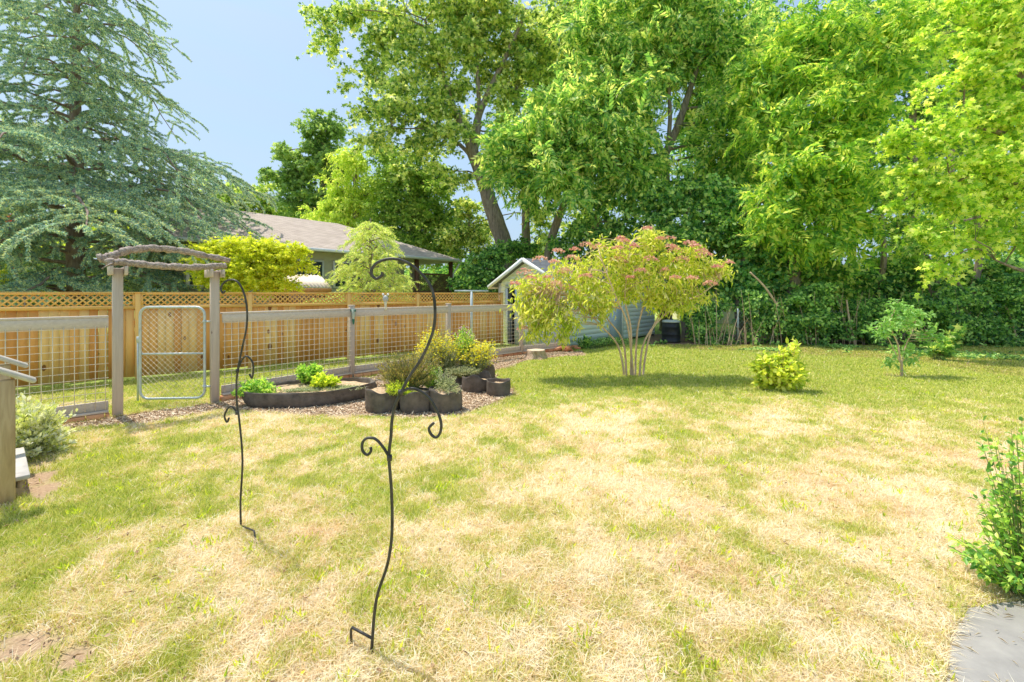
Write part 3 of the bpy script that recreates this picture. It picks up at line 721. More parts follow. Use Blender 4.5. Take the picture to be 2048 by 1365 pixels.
mb = MB(); mb.poly([hp(0, 0, EH-.1), hp(HL, 0, EH-.1), hp(HL, HD, EH-.1), hp(0, HD, EH-.1)]); mb.build('soffit', M['beige'], house)
mb = MB(); mb.add([hp(3.2, .6, 0), hp(HL-.6, .6, 0), hp(HL-.6, HD-.6, 0), hp(3.2, HD-.6, 0), hp(3.2, .6, EH-.1), hp(HL-.6, .6, EH-.1), hp(HL-.6, HD-.6, EH-.1), hp(3.2, HD-.6, EH-.1)],
                   [(0, 1, 5, 4), (1, 2, 6, 5), (2, 3, 7, 6), (3, 0, 4, 7)]); mb.add([hp(HL-.6, .6, EH-.1), hp(HL-.6, HD-.6, EH-.1), hp(HL-.6, hh, RZ-.1)], [(0, 1, 2)]); mb.build('wall', M['beige'], house)
d3 = (ed[0], ed[1], 0); b3 = (eb[0], eb[1], 0)
for a in (6.1, 8.0, 11.2):
    mb = MB(); mb.box(hp(a, .56, 2.62), (1.5, .06, 1.15), d3, b3); w = mb.build('window_frame', M['white'], house)
    mb = MB(); mb.box(hp(a-.35, .525, 2.62), (.62, .03, 1.0), d3, b3); mb.box(hp(a+.35, .525, 2.62), (.62, .03, 1.0), d3, b3); mb.build('pane', M['glass'], w)
for a in (.35, 2.6):
    mb = MB(); mb.box(hp(a, .4, 1.75), (.16, .16, 3.5), d3, b3); mb.build('porch_post', M['brown'], house)
mb = MB()
for i in range(-22, 24):
    for sg in (1, -1):
        x0 = .44+i*.10; pa = np.array((x0, 1.05)); pb = np.array((x0+sg*1.7, 2.75))
        lo, hi = .44, 2.5; p, q = pa, pb; ok = True
        for lim, s2 in ((lo, 1), (hi, -1)):
            dp, dq = (p[0]-lim)*s2, (q[0]-lim)*s2
            if dp < 0 and dq < 0: ok = False; break
            if dp < 0: p = p+(q-p)*(dp/(dp-dq))
            elif dq < 0: q = q+(p-q)*(dq/(dq-dp))
        if ok and np.linalg.norm(p-q) > .06: mb.bar(hp(p[0], .4+.008*sg, p[1]), hp(q[0], .4+.008*sg, q[1]), .012, .045, up=(ed[0]*sg*-1, ed[1]*sg*-1, 1))
mb.bar(hp(.4, .4, 2.8), hp(2.6, .4, 2.8), .05, .09); mb.bar(hp(.4, .4, 1.9), hp(2.6, .4, 1.9), .05, .06)
mb.build('porch_lattice', M['brown'], house)
mb = MB(); mb.tube([hp(.05, .0, EH-.12), hp(.1, .1, EH-.35), hp(.22, .34, EH-.75), hp(.22, .34, 0)], .05, 8); mb.build('downspout', M['white'], house)

lean = thing('lean_to', 'low lean-to with pale corrugated roof just behind the board fence', 'shed', (-7.4, 13.6, 0), math.radians(39.4))
mb = MB(); n = 60; V = []
for i in range(n+1):
    x = i/n*1.7; zz = .02*math.sin(i*PI/2+.2)
    V += [(x, 0, 2.02+zz), (x, 1.3, 2.48+zz)]
mb.add(V, [(2*i, 2*i+2, 2*i+3, 2*i+1) for i in range(n)]); mb.build('roof', simple('pale_roof', (.70, .56, .44), (.82, .70, .58), 6), lean, thick=.01)
mb = MB(); mb.box((.85, .02, 1.93), (1.7, .04, .12)); mb.build('fascia', M['brick'], lean)
mb = MB(); mb.box((.85, .65, .96), (1.5, 1.1, 1.9)); mb.build('wall', M['brown'], lean)

def gable(name, label, c, rz, w, l, h, ap, wall, roof, wins=()):
    t = thing(name, label, 'house', c, rz); mb = MB()
    V = [(0, 0, 0), (w, 0, 0), (w, 0, h), (w/2, 0, ap), (0, 0, h), (0, l, 0), (w, l, 0), (w, l, h), (w/2, l, ap), (0, l, h)]
    mb.add(V, [(0, 1, 2, 4)]); mb.add(V, [(2, 3, 4)]); mb.add(V, [(5, 9, 7, 6)]); mb.add(V, [(7, 9, 8)]); mb.add(V, [(1, 6, 7, 2), (0, 4, 9, 5)])
    mb.build('wall', wall, t); k = (ap-h)/(w/2); e = .4
    uvmesh('roof', [[(-e, -e, h-k*e+.05), (w/2, -e, ap+.05), (w/2, l+e, ap+.05), (-e, l+e, h-k*e+.05)], [(w+e, l+e, h-k*e+.05), (w/2, l+e, ap+.05), (w/2, -e, ap+.05), (w+e, -e, h-k*e+.05)]], roof, t, .05)
    for (x, z, ww, wh) in wins:
        mb = MB(); mb.box((x, -.02, z), (ww+.14, .06, wh+.14)); f = mb.build('window_frame', M['white'], t)
        mb = MB(); mb.box((x, -.06, z), (ww, .03, wh)); mb.build('pane', M['glass'], f)
    return t
gable('outbuilding', 'white gabled outbuilding seen between the house and the shed', (-4.6, 30, 0), math.radians(8), 5.2, 6, 1.6, 3.5, M['white'], M['white'])
gable('yellow_house', 'pale yellow house showing through gaps in the hedge on the right', (11.2, 26.5, 0), math.radians(-6), 9.5, 7, 2.9, 4.6, M['yellow_wall'], M['shingle'], ((2.6, 1.35, .7, 1.2), (6.4, 1.35, .9, 1.2)))

# clothes pole
c = G(943, 690); c = (PX(943, 13.2), 13.2, 0)
pole = thing('clothes_pole', 'grey metal T-shaped clothes line pole before the board fence', 'pole', c)
mb = MB(); mb.tube([(0, 0, 0), (0, 0, 1.90)], .042, 10); mb.build('pole', M['galv'], pole, smooth=True)
mb = MB(); mb.bar((-.50, -.1, 1.90), (.50, .1, 1.90), .07, .05); mb.build('crossbar', M['galv'], pole)

# rain gauge and ornament on the wire fence
gp = np.array((W2[0], W2[1]))+np.array((.045, -.075))
rg = thing('rain_gauge', 'small tapered clear rain gauge with green tip on fence post', 'rain gauge', (gp[0]+.02, gp[1], 0))
mb = MB(); mb.lathe((0, 0, 1.26), [(.022, 0), (.034, .10), (.042, .24), (.038, .24), (.001, .235)], 12); mb.build('tube', M['gauge'], rg, smooth=True)
mb = MB(); mb.lathe((0, 0, 1.155), [(.001, 0), (.018, .035), (.026, .09), (.026, .125), (.001, .125)], 12); mb.build('tip', M['green_glass'], rg, smooth=True)
mb = MB(); mb.box((0, .0, 1.46), (.09, .05, .05)); mb.build('mount', M['green_glass'], rg)
t = W2+(W3-W2)*.28; k = (768-CX)/F; dd = (W3-W2); tt = (k*W2[1]-W2[0])/(dd[0]-k*dd[1]); q = W2+dd*tt
orn = thing('garden_ornament', 'small pale ornament with two round knobs standing on the fence rail', 'ornament', (q[0]+.05, q[1]-.05, 1.508))
mb = MB(); mb.lathe((0, 0, -.05), [(.001, 0), (.038, 0), (.030, .03), (.024, .10), (.036, .19), (.001, .19)], 12); mb.build('stand', M['cream'], orn, smooth=True)
mb = MB(); mb.lathe((0, 0, .13), [(.001, 0), (.045, .01), (.064, .045), (.064, .09), (.045, .13), (.001, .15)], 14); mb.build('head', M['ornament_grey'], orn, smooth=True)
for sx in (-1, 1):
    mb = MB(); mb.lathe((sx*.055, 0, .27), [(.001, 0), (.022, .006), (.028, .025), (.02, .045), (.001, .052)], 10); mb.build('knob', M['white'], orn, smooth=True)
mb = MB(); mb.tube([(-.055, 0, .28), (0, 0, .25), (.055, 0, .28)], .005, 5); mb.build('bracket', M['iron'], orn)

# ------------------------------------------------------------------ stairs, far left
su = np.array((.64, .77)); sv = np.array((-.77, .64)); SP = np.array((-4.38, 3.77))
st = thing('wooden_stairs', 'wooden deck stairs with grained post and pale sloping handrails', 'stairs', (SP[0], SP[1], 0))
def sp(a, b, z): p = SP+su*a+sv*b; return (p[0], p[1], z)
u3 = (su[0], su[1], 0); v3 = (sv[0], sv[1], 0)
for b in (0, 1.22):
    mb = MB(); mb.box(sp(0, b, .54), (.10, .10, 1.08), u3, v3); mb.build('newel_post', M['stair_post'], st, org=st.location, bevel=.008)
    mb = MB(); mb.bar(sp(-1.4, b, 1.13+.84), sp(.17, b, 1.045), .145, .042); mb.build('handrail', M['handrail'], st, org=st.location, bevel=.012)
for i in range(4):
    mb = MB(); a = -.02-.27*i; z = .18+.18*i
    mb.box(sp(a-.02+.03, .61, z), (.30, 1.09, .04), u3, v3); mb.build('tread', M['handrail'], st, org=st.location, bevel=.006)
    mb = MB(); mb.box(sp(a+.10, .61, z-.10), (.03, 1.05, .155), u3, v3); mb.build('riser', M['stair_post'], st, org=st.location)
for b in (.08, 1.14):
    mb = MB(); mb.bar(sp(-1.2, b, .80), sp(.04, b, -.03), .04, .24); mb.build('stringer', M['stair_post'], st, org=st.location)

# ------------------------------------------------------------------ grow bags
def bag(label, c, rx, ry, h, rot=0, soil=.75, group=None, seed=0, sag=.03):
    t = thing('grow_bag', label, 'grow bag', (c[0], c[1], 0), group=group); r = random.Random(seed)
    ph = [r.uniform(0, 6) for _ in range(4)]
    def wob(a, i): return .025*math.sin(3*a+ph[0]+i*.5)+.015*math.sin(7*a+ph[1]+i*1.1)+.008*math.sin(13*a+ph[2])
    n = 48; prof = [(.92, -.03), (.97, .03*h), (1.0, .3*h), (1.01, .6*h), (.99, .9*h), (1.0, h), (.965, h), (.95, .9*h), (.93, .5*h)]
    V = []
    for i, (q, z) in enumerate(prof):
        for k in range(n):
            a = 2*PI*k/n; w = q*(1+wob(a, i)); x, y = w*math.cos(a)*rx, w*math.sin(a)*ry
            zz = z+(z/h)**2*sag*(math.sin(2*a+ph[3])+.5*math.sin(5*a+ph[1])) if z > 0 else z
            V.append((x*math.cos(rot)-y*math.sin(rot), x*math.sin(rot)+y*math.cos(rot), zz))
    mb = MB(); mb.add(V, [(i*n+k, i*n+(k+1) % n, (i+1)*n+(k+1) % n, (i+1)*n+k) for i in range(len(prof)-1) for k in range(n)])
    mb.build('fabric_side', M['felt'], t, smooth=True)
    mb = MB(); V = [(0, 0, soil*h+.04)]
    for j in range(1, 7):
        for k in range(n):
            a = 2*PI*k/n; w = j/6*.95; x, y = w*math.cos(a)*rx, w*math.sin(a)*ry
            V.append((x*math.cos(rot)-y*math.sin(rot), x*math.sin(rot)+y*math.cos(rot), soil*h+.04*(1-(j/6)**2)+r.uniform(-.012, .012)))
    mb.add(V, [(0, 1+k, 1+(k+1) % n) for k in range(n)]); mb.F.append(np.array([(1+(j-1)*n+k, 1+j*n+k, 1+j*n+(k+1) % n, 1+(j-1)*n+(k+1) % n) for j in range(1, 6) for k in range(n)]))
    mb.build('soil', M['soil'], t)
    return t
GRP = 'grey felt grow bags on the wood chips'
bag('very wide low grow bag bed holding several leafy plants', (-3.46, 7.52), 1.04, .60, .25, math.radians(20), .72, GRP, 1, .012)
bag('grow bag with an empty straw-strewn top, leftmost of the front three round ones', (-2.03, 6.86), .275, .27, .34, 0, .86, GRP, 2)
bag('grow bag under the olive brown bush, middle of the front row', (-1.50, 6.80), .25, .24, .31, 0, .85, GRP, 3)
bag('rounded grow bag at the right end of the front row, spilling fine plants', (-1.04, 6.82), .255, .25, .335, 0, .88, GRP, 4)
bag('dark empty grow bag with a floppy torn rim behind the smallest one', (-.66, 8.22), .28, .26, .27, .2, .62, GRP, 5, .05)
bag('smallest tidy empty grow bag at the far right of the group', (-.245, 7.86), .215, .21, .265, 0, .66, GRP, 6, .012)
bag('grow bag half hidden under the grey-green plants with yellow flowers', (-1.18, 8.75), .36, .33, .25, 0, .8, GRP, 7)
bag('slumped grow bag farthest back beside the yellow flowers', (-.64, 9.35), .27, .25, .30, 0, .85, GRP, 8, .05)
# tags sewn to bags
# ------------------------------------------------------------------ plants (small)
def plant(name, label, cat, c, blobs, nst, nleaf, T, L, Wd, mat, z0=0, seed=1, stemmat=None, up=.6, flowers=None, group=None, sr=.004, spread=.3, out=.6):
    """stems from the base to points in the blobs; leaves along each stem"""
    g = np.random.default_rng(seed); t = thing(name, label, cat, c, group=group)
    base = np.array((0, 0, 0.)); ends = []
    vol = np.array([b[3]*b[4]*b[5] for b in blobs]); pr = vol/vol.sum()
    mb = MB(); LP = []; LD = []
    for i in range(nst):
        b = blobs[g.choice(len(blobs), p=pr)]; v = g.normal(0, 1, 3); v /= np.linalg.norm(v); v *= g.random()**.3
        e = np.array(b[:3])+v*np.array(b[3:6]); e[2] = max(e[2], .05); ends.append(e)
        s = base+np.array((e[0]*spread*g.random(), e[1]*spread*g.random(), 0)); m1 = s+(e-s)*.45+np.array((0, 0, .15*np.linalg.norm(e-s)))
        ts = np.linspace(0, 1, 6)[:, None]; c_ = (1-ts)**2*s+2*ts*(1-ts)*m1+ts**2*e
        mb.tube(c_, [sr*(1.4-1.0*k/5) for k in range(6)], 4, cap=False)
        tt = g.uniform(.35, 1.0, nleaf)**.8; tt = tt[:, None]; q = (1-tt)**2*s+2*tt*(1-tt)*m1+tt**2*e
        d = g.normal(0, 1, (nleaf, 3)); d = nrm(d); q = q+d*L*.15; d = d*out+nrm(e-s.reshape(1, 3))*(1-out)*1.2+np.array((0, 0, up-.5))
        LP.append(q); LD.append(d)
    mb.build('stems', stemmat or M['greenstem'], t)
    LP = np.concatenate(LP); LD = np.concatenate(LD); n = len(LP)
    mb = MB(); N_ = g.normal(0, .5, (n, 3))+np.array((0, 0, 1)); place(mb, T, LP, LD, N_, L*g.uniform(.6, 1.2, n), Wd*g.uniform(.7, 1.2, n)); mb.build('leaves', mat, t)
    if flowers:
        fm, cnt, fs, k = flowers; E = np.array(ends); hi = E[np.argsort(E[:, 2]-.0*E[:, 0])[-int(len(E)*.75):]]
        ix = g.integers(0, len(hi), cnt); FP = hi[ix]+g.normal(0, k, (cnt, 3)); mb = MB()
        place(mb, STAR, FP, g.normal(0, 1, (cnt, 3)), g.normal(0, .4, (cnt, 3))+np.array((0, -.3, 1)), fs*g.uniform(.6, 1.3, cnt)); mb.build('flowers', fm, t)['kind'] = 'stuff'
    return t
plant('mint_plant', 'dark green leafy clump at the left end of the wide bed', 'plant', (-4.18, 7.16, .16), [(0, 0, .13, .30, .22, .16), (.22, -.05, .05, .2, .15, .1), (-.2, -.12, .0, .18, .15, .15)], 130, 12, ROUND, .055, .035, LM['garden'], seed=11)
plant('potato_plant', 'upright bright green plant at the back of the wide bed', 'plant', (-3.62, 7.78, .17), [(0, 0, .24, .28, .2, .16), (-.05, 0, .32, .16, .14, .12)], 110, 12, ROUND, .065, .042, LM['garden'], seed=12)
plant('lime_plant', 'lime green plant in the middle of the wide bed', 'plant', (-3.22, 7.48, .17), [(0, 0, .15, .28, .2, .13)], 100, 12, ROUND, .062, .042, LM['garden_lime'], seed=13)
plant('thyme_mat', 'low grey-green trailing mat on the front right of the wide bed', 'plant', (-3.1, 7.40, .17), [(0, .02, .02, .62, .26, .05), (-.5, -.25, .0, .35, .12, .05)], 220, 10, KITE, .035, .014, LM['silver'], seed=14, spread=.9)
plant('seed_head_bush', 'fine olive and brown bush leaning over the front grow bags', 'bush', (-1.66, 7.0, .25), [(-.10, 0, .42, .46, .36, .30), (.25, 0, .38, .35, .3, .28), (-.32, 0, .30, .28, .3, .28)], 420, 16, KITE, .042, .010, LM['olive'], seed=15, up=.9, out=.45, flowers=(simple('seed_heads', (.16, .10, .07), (.34, .22, .14), 30, isl=.5), 700, .016, .03))
plant('lime_herb', 'small yellow-green herb at the foot of the olive bush', 'plant', (-1.75, 6.72, .25), [(0, 0, .10, .24, .14, .14), (.14, -.05, .05, .15, .1, .1)], 110, 12, KITE, .04, .016, LM['garden_lime'], seed=16)
plant('wispy_plant', 'pale wispy plant drooping over the right front grow bag', 'plant', (-1.04, 6.80, .27), [(0, 0, .14, .24, .2, .16), (.1, -.1, .05, .2, .15, .1), (-.05, .1, .3, .16, .14, .14)], 140, 14, KITE, .034, .009, LM['silver'], seed=17)
plant('green_herb', 'deep green herb squeezed between the front grow bags', 'plant', (-1.28, 7.05, .25), [(0, 0, .22, .20, .16, .20)], 80, 12, ROUND, .035, .022, LM['garden'], seed=18)
plant('yellow_flower_bush', 'grey-green bush thick with yellow flowers, taller left one', 'bush', (-1.35, 8.75, .2), [(-.15, 0, .62, .38, .3, .28), (.15, .1, .40, .4, .3, .3), (-.3, 0, .4, .3, .3, .3)], 330, 14, KITE, .05, .010, LM['silver'], seed=19, up=.8, out=.5, flowers=(LM['yflower'], 1500, .038, .07))
plant('yellow_flower_bush', 'rounder grey-green bush with yellow flowers beside the mauve-tipped plant', 'bush', (-.72, 8.75, .2), [(.0, 0, .34, .36, .3, .24), (.15, 0, .44, .25, .2, .2)], 240, 14, KITE, .05, .010, LM['silver'], seed=20, up=.8, out=.5, flowers=(LM['yflower'], 1200, .038, .07))
plant('mauve_flower_plant', 'leafy green plant with mauve flower spikes among the yellow flowers', 'plant', (-.98, 8.9, .2), [(0, 0, .68, .22, .2, .30), (.05, 0, .45, .2, .2, .2)], 130, 16, ROUND, .055, .028, LM['garden'], seed=21, up=1.0, flowers=(LM['purple'], 320, .022, .03))
plant('lavender_mound', 'low silvery mound over the back grow bag', 'plant', (-.95, 8.45, .2), [(0, 0, .12, .38, .22, .10)], 200, 12, KITE, .045, .008, LM['silver'], seed=22, up=.9)
plant('variegated_bush', 'cream and green variegated bush beside the stairs', 'bush', G(62, 912), [(0, 0, .34, .34, .32, .26), (.05, 0, .15, .36, .32, .2), (-.2, 0, .45, .25, .25, .3), (.18, 0, .5, .14, .14, .18), (.38, .1, .42, .07, .07, .12)], 420, 18, ROUND, .052, .034, LM['variegated'], seed=23, up=.9)
plant('young_shrub', 'lime green broad-leaved shrub alone on the lawn', 'shrub', G(1558, 782), [(-.02, 0, .32, .46, .40, .32), (.18, 0, .70, .20, .18, .24), (-.25, 0, .55, .2, .2, .2), (.28, 0, .95, .11, .11, .10), (.34, 0, .3, .2, .2, .2)], 190, 15, ROUND, .115, .085, LM['lime'], seed=24, stemmat=M['stem'], sr=.008, up=.25)
plant('broadleaf_plant', 'large-leaved pale green plant right of the young tree', 'plant', G(1870, 722), [(.2, 0, .40, .34, .3, .25), (.6, 0, .80, .32, .3, .14)], 34, 8, STAR, .17, .17, LM['walnut'], seed=26, stemmat=M['greenstem'], sr=.008, up=.2)
plant('glossy_shrub', 'glossy green shrub overhanging the concrete at the lower right', 'shrub', (3.10, 2.62, 0), [(0, 0, .24, .34, .36, .20), (.1, .1, .50, .22, .26, .22), (.02, .15, .75, .20, .2, .20), (-.36, .0, .26, .16, .16, .06), (-.02, .1, .98, .12, .14, .12)], 160, 13, ROUND, .046, .027, LM['shrub'], seed=27, stemmat=M['greenstem'], sr=.003, up=.35)
plant('shed_foot_plant', 'small dark sprigs at the foot of the shed side', 'plant', (2.35, 14.2, 0), [(0, 0, .25, .3, .3, .22), (.6, .55, .15, .4, .4, .12), (1.4, 1.4, .12, .6, .6, .1)], 160, 12, ROUND, .07, .05, LM['dark'], seed=28)

# stump
t = G(1072, 718); stp = thing('tree_stump', 'low cut tree stump with flared roots near the shed', 'stump', t)
mb = MB(); n = 36
def wobs(a, i): return (.18*abs(math.sin(2.5*a+1))+.08*math.sin(9*a))*(1.6-i*.35 if i < 4 else .2)
mb.lathe((0, 0, 0), [(.33, -.03), (.29, .03), (.25, .10), (.235, .18), (.25, .235), (.24, .25)], n, wob=wobs); mb.build('trunk', M['stump'], stp)
mb = MB(); V = [(0, 0, .255)]+[(.24*(1+wobs(2*PI*k/n, 5))*math.cos(2*PI*k/n), .24*(1+wobs(2*PI*k/n, 5))*math.sin(2*PI*k/n), .252) for k in range(n)]
mb.add(V, [(0, 1+k, 1+(k+1) % n) for k in range(n)]); mb.build('cut_face', simple('cut_wood', (.62, .44, .30), (.80, .64, .46), 14), stp)

# composter
cb = G(1342, 684); comp = thing('compost_bin', 'black plastic compost bin with pale lid under the hedge', 'bin', cb)
s = cb[1]/F
mb = MB(); mb.lathe((0, 0, 0), [(.001, 0), (.35, 0), (.355, .05), (.34, .06), (.335, .28), (.342, .29), (.335, .31), (.32, .55), (.325, .56), (.315, .58), (.30, .74), (.001, .74)], 24); mb.build('body', M['black_plastic'], comp, smooth=True)
mb = MB(); mb.lathe((0, 0, .735), [(.001, 0), (.32, 0), (.33, .03), (.30, .07), (.16, .10), (.001, .10)], 24); ld = mb.build('lid', M['pale_plastic'], comp, smooth=True)
mb = MB(); mb.bar((-.08, 0, .85), (.08, 0, .85), .04, .03); mb.build('handle', M['black_plastic'], ld)

# ------------------------------------------------------------------ trees
def limb(mb, a, b, ra, rb, g, bend=.12, m=5, n=6):
    a = np.array(a, float); b = np.array(b, float); L = np.linalg.norm(b-a); off = g.normal(0, bend*L, 3)*.6+np.array((0, 0, bend*L*.6))
    ts = np.linspace(0, 1, m+1); pts = [a+(b-a)*t+off*math.sin(PI*t)*.8+(g.normal(0, .012*L, 3) if 0 < t < 1 else 0) for t in ts]
    mb.tube(pts, [ra+(rb-ra)*t for t in ts], n, cap=False, jit=.05); return pts
def tree(name, label, cat, Y, trunks, blobs, ncl, nlf, T, L, Wd, mat, cr=.45, seed=1, bark=None, group=None, droop=.35, up=.6, flat=.55, branches=True, fill=.15, minz=0.2, twigr=.012):
    """trunks: lists of (px, py, radius[, dY]); blobs: (px, py, rx, ry, dY, depth radius in m)"""
    g = np.random.default_rng(seed); bark = bark or M['bark']
    b0 = trunks[0][0]; bx = P(b0[0], b0[1], Y); root = thing(name, label, cat, (bx[0], Y, 0), group=group); org = root.location.copy()
    mb = MB(); sk = []
    for ti, tr in enumerate(trunks):
        pts = []
        for p in tr:
            q = P(p[0], p[1], Y+(p[3] if len(p) > 3 else 0)); pts.append((*q, p[2]))
        if ti == 0: pts = [(pts[0][0], pts[0][1], -.1, pts[0][3]*1.35)]+([(pts[0][0], pts[0][1], .3, pts[0][3]*1.05)] if pts[0][2] > .4 or True else [])+[p for p in pts[0:] if p[2] > .35]
        sm = smooth_path([p[:3] for p in pts], 4); rr = np.interp(np.linspace(0, len(pts)-1, len(sm)), range(len(pts)), [p[3] for p in pts])
        mb.tube(sm, list(rr), 12, cap=False, jit=.06); sk += [(np.array(s), r) for s, r in zip(sm, rr)]
    mb.build('trunk', bark, root, org=org)
    B = []
    for bl in blobs:
        px, py, rx, ry, dY = bl[:5]; Yb = Y+dY; s = Yb/F; dr = bl[5] if len(bl) > 5 else .8*max(rx, ry)*s
        c = P(px, py, Yb); B.append((np.array(c), np.array((rx*s, dr, ry*s))))
    vol = np.array([np.prod(r)**.72 for c, r in B]); pr = vol/vol.sum()
    mb = MB(); SP_ = np.array([s for s, r in sk]); SR = np.array([r for s, r in sk]); tips = []
    subs = []
    for c, r in B:
        d = np.linalg.norm(SP_-c, axis=1)+np.where(SP_[:, 2] > c[2]+.3, (SP_[:, 2]-c[2])*1.5, 0)
        j = int(np.argmin(d))
        if d[j] > .5: pts = limb(mb, SP_[j], c, min(SR[j]*.6, .02+.022*d[j]), .02, g); subs += [np.array(p) for p in pts]
        subs.append(c)
    SK = np.concatenate([SP_, np.array(subs)])
    C = []
    cnts = np.maximum(2, (pr*ncl)).astype(int)
    for (c, r), cn in zip(B, cnts):
        for _ in range(cn):
            v = g.normal(0, 1, 3); v /= np.linalg.norm(v)
            q = c+v*r*(fill+(1-fill)*g.random()**.6)*g.uniform(.6, 1.32)
            if q[2] < minz: q[2] = minz+g.random()*.3
            C.append(q)
    C = np.array(C)
    if branches:
        for q in C:
            d = np.linalg.norm(SK-q, axis=1)+np.where(SK[:, 2] > q[2], .6, 0); j = int(np.argmin(d))
            limb(mb, SK[j], q, twigr*(1+.25*d[j]), .004, g, .10, 3, 4)
        mb.build('branches', M['twig'] if bark is not M['stem'] else bark, root, org=org)
    nC = len(C); n = nC*nlf
    # leafy shoots: each clump is a handful of short drooping shoots
    ci = np.repeat(np.arange(nC), nlf); sh = g.integers(0, 7, n)
    sdir = g.normal(0, 1, (nC, 7, 3)); sdir[:, :, 2] = sdir[:, :, 2]*.5+.05; sdir /= np.linalg.norm(sdir, axis=2, keepdims=True)
    slen = g.uniform(.5, 1.35, (nC, 7))*cr
    d = sdir[ci, sh]; t_ = g.random(n)**.75; l = slen[ci, sh]*t_
    LP = C[ci]+d*l[:, None]+np.stack([np.zeros(n), np.zeros(n), -droop*l*l/cr], 1)+g.normal(0, cr*.11, (n, 3))*np.array((1, 1, flat))
    LP[:, 2] = np.maximum(LP[:, 2], .03)
    D = d*.6+g.normal(0, .6, (n, 3))+np.array((0, 0, -droop)); N_ = g.normal(0, .55, (n, 3))+np.array((0, -.1, up))
    mb = MB(); sc = g.uniform(.45, 1.45, n)
    place(mb, T, LP, D, N_, L*sc, Wd*sc); mb.build('crown', mat, root, org=org)
    return root

# big leaning maple behind the shed
tree('maple_tree', 'big maple with a thick leaning forked trunk behind the shed', 'tree', 24,
     [[(1035, 650, .50), (1022, 560, .50), (1008, 490, .48), (985, 420, .42), (962, 350, .36), (942, 295, .33)],
      [(942, 295, .28), (925, 255, .22), (905, 210, .16), (880, 130, .10), (850, 40, .06)],
      [(945, 300, .24), (955, 240, .20), (975, 190, .16), (1020, 95, .12), (1055, 20, .08)],
      [(950, 310, .16), (958, 240, .13), (955, 150, .10), (948, 40, .06)],
      [(955, 330, .14), (920, 290, .10), (860, 250, .06), (800, 230, .04)]],
     [(655, 55, 42, 55, 0), (700, 30, 60, 50, 0), (770, 70, 80, 75, 0), (745, 150, 45, 45, 0), (850, 90, 100, 100, 0), (790, 200, 75, 60, -1), (870, 210, 100, 80, 0), (760, 270, 50, 38, -1), (830, 300, 60, 40, 0),
      (960, 60, 100, 95, 0), (960, 170, 80, 80, 1), (1060, 80, 90, 90, 1), (880, 0, 150, 60, 0), (1030, 180, 70, 70, 1), (905, 270, 60, 45, -1), (730, 225, 30, 30, 0), (1000, 0, 90, 60, 0), (1000, 270, 45, 45, 1), (940, 360, 20, 18, 0), (900, 345, 22, 14, 0)],
     430, 120, STAR, .19, .19, LM['maple'], .85, 101)
tree('tall_tree', 'straight dark trunked tree right behind the leaning maple', 'tree', 27,
     [[(1056, 640, .30), (1055, 560, .30), (1052, 470, .27), (1052, 380, .24), (1060, 260, .18), (1078, 150, .12), (1100, 50, .08)]],
     [(1110, 60, 90, 90, 0), (1180, 40, 90, 80, 0), (1085, 180, 70, 70, 0), (1150, 170, 80, 80, 0), (1060, 400, 28, 40, 0), (1085, 440, 26, 40, 0), (1030, 350, 20, 30, 0), (1245, 60, 80, 80, 1)],
     200, 110, STAR, .19, .19, LM['maple'], .85, 102)
tree('walnut_tree', 'feathery leaved tree with trunk leaning right, hanging over the shed', 'tree', 20,
     [[(1085, 660, .20), (1090, 560, .21), (1103, 480, .20), (1122, 425, .18), (1150, 368, .16), (1180, 300, .12), (1205, 230, .09)],
      [(1150, 368, .10), (1215, 360, .09), (1260, 385, .05)], [(1165, 330, .08), (1130, 310, .06), (1080, 330, .04)]],
     [(1045, 330, 60, 45, -1), (1110, 350, 75, 50, -1.5), (1060, 260, 70, 50, -1), (1160, 290, 80, 65, -1), (1235, 270, 80, 60, -1), (1130, 220, 80, 55, -.5), (1220, 200, 80, 60, 0), (1010, 300, 30, 40, -1), (1260, 330, 60, 40, -1)],
     270, 15, PINN, .62, .50, LM['walnut'], .80, 103, droop=.5)
tree('walnut_tree', 'tall feathery tree with a forked grey trunk above the flowering bush', 'tree', 21.5,
     [[(1332, 650, .30), (1330, 560, .30), (1330, 450, .28), (1328, 345, .27), (1322, 300, .24)],
      [(1326, 320, .20), (1305, 260, .16), (1290, 210, .13), (1260, 120, .08)],
      [(1330, 310, .20), (1352, 262, .18), (1372, 205, .16), (1400, 120, .10), (1430, 40, .07)],
      [(1330, 330, .13), (1340, 240, .10), (1335, 140, .07)]],
     [(1240, 130, 90, 80, 0), (1320, 60, 110, 80, 0), (1320, 130, 90, 50, 1), (1400, 90, 90, 60, 0), (1465, 200, 70, 55, -1), (1255, 230, 45, 40, .5), (1390, 220, 50, 40, 2), (1470, 70, 100, 80, 1), (1340, -10, 150, 50, 0), (1200, 60, 70, 70, 0), (1450, 290, 70, 42, -1), (1230, 320, 36, 36, 0), (1490, 340, 60, 50, 0), (1430, 360, 60, 30, 0), (1520, 260, 50, 60, .5)],
     430, 15, PINN, .62, .50, LM['walnut'], .85, 104, droop=.5)
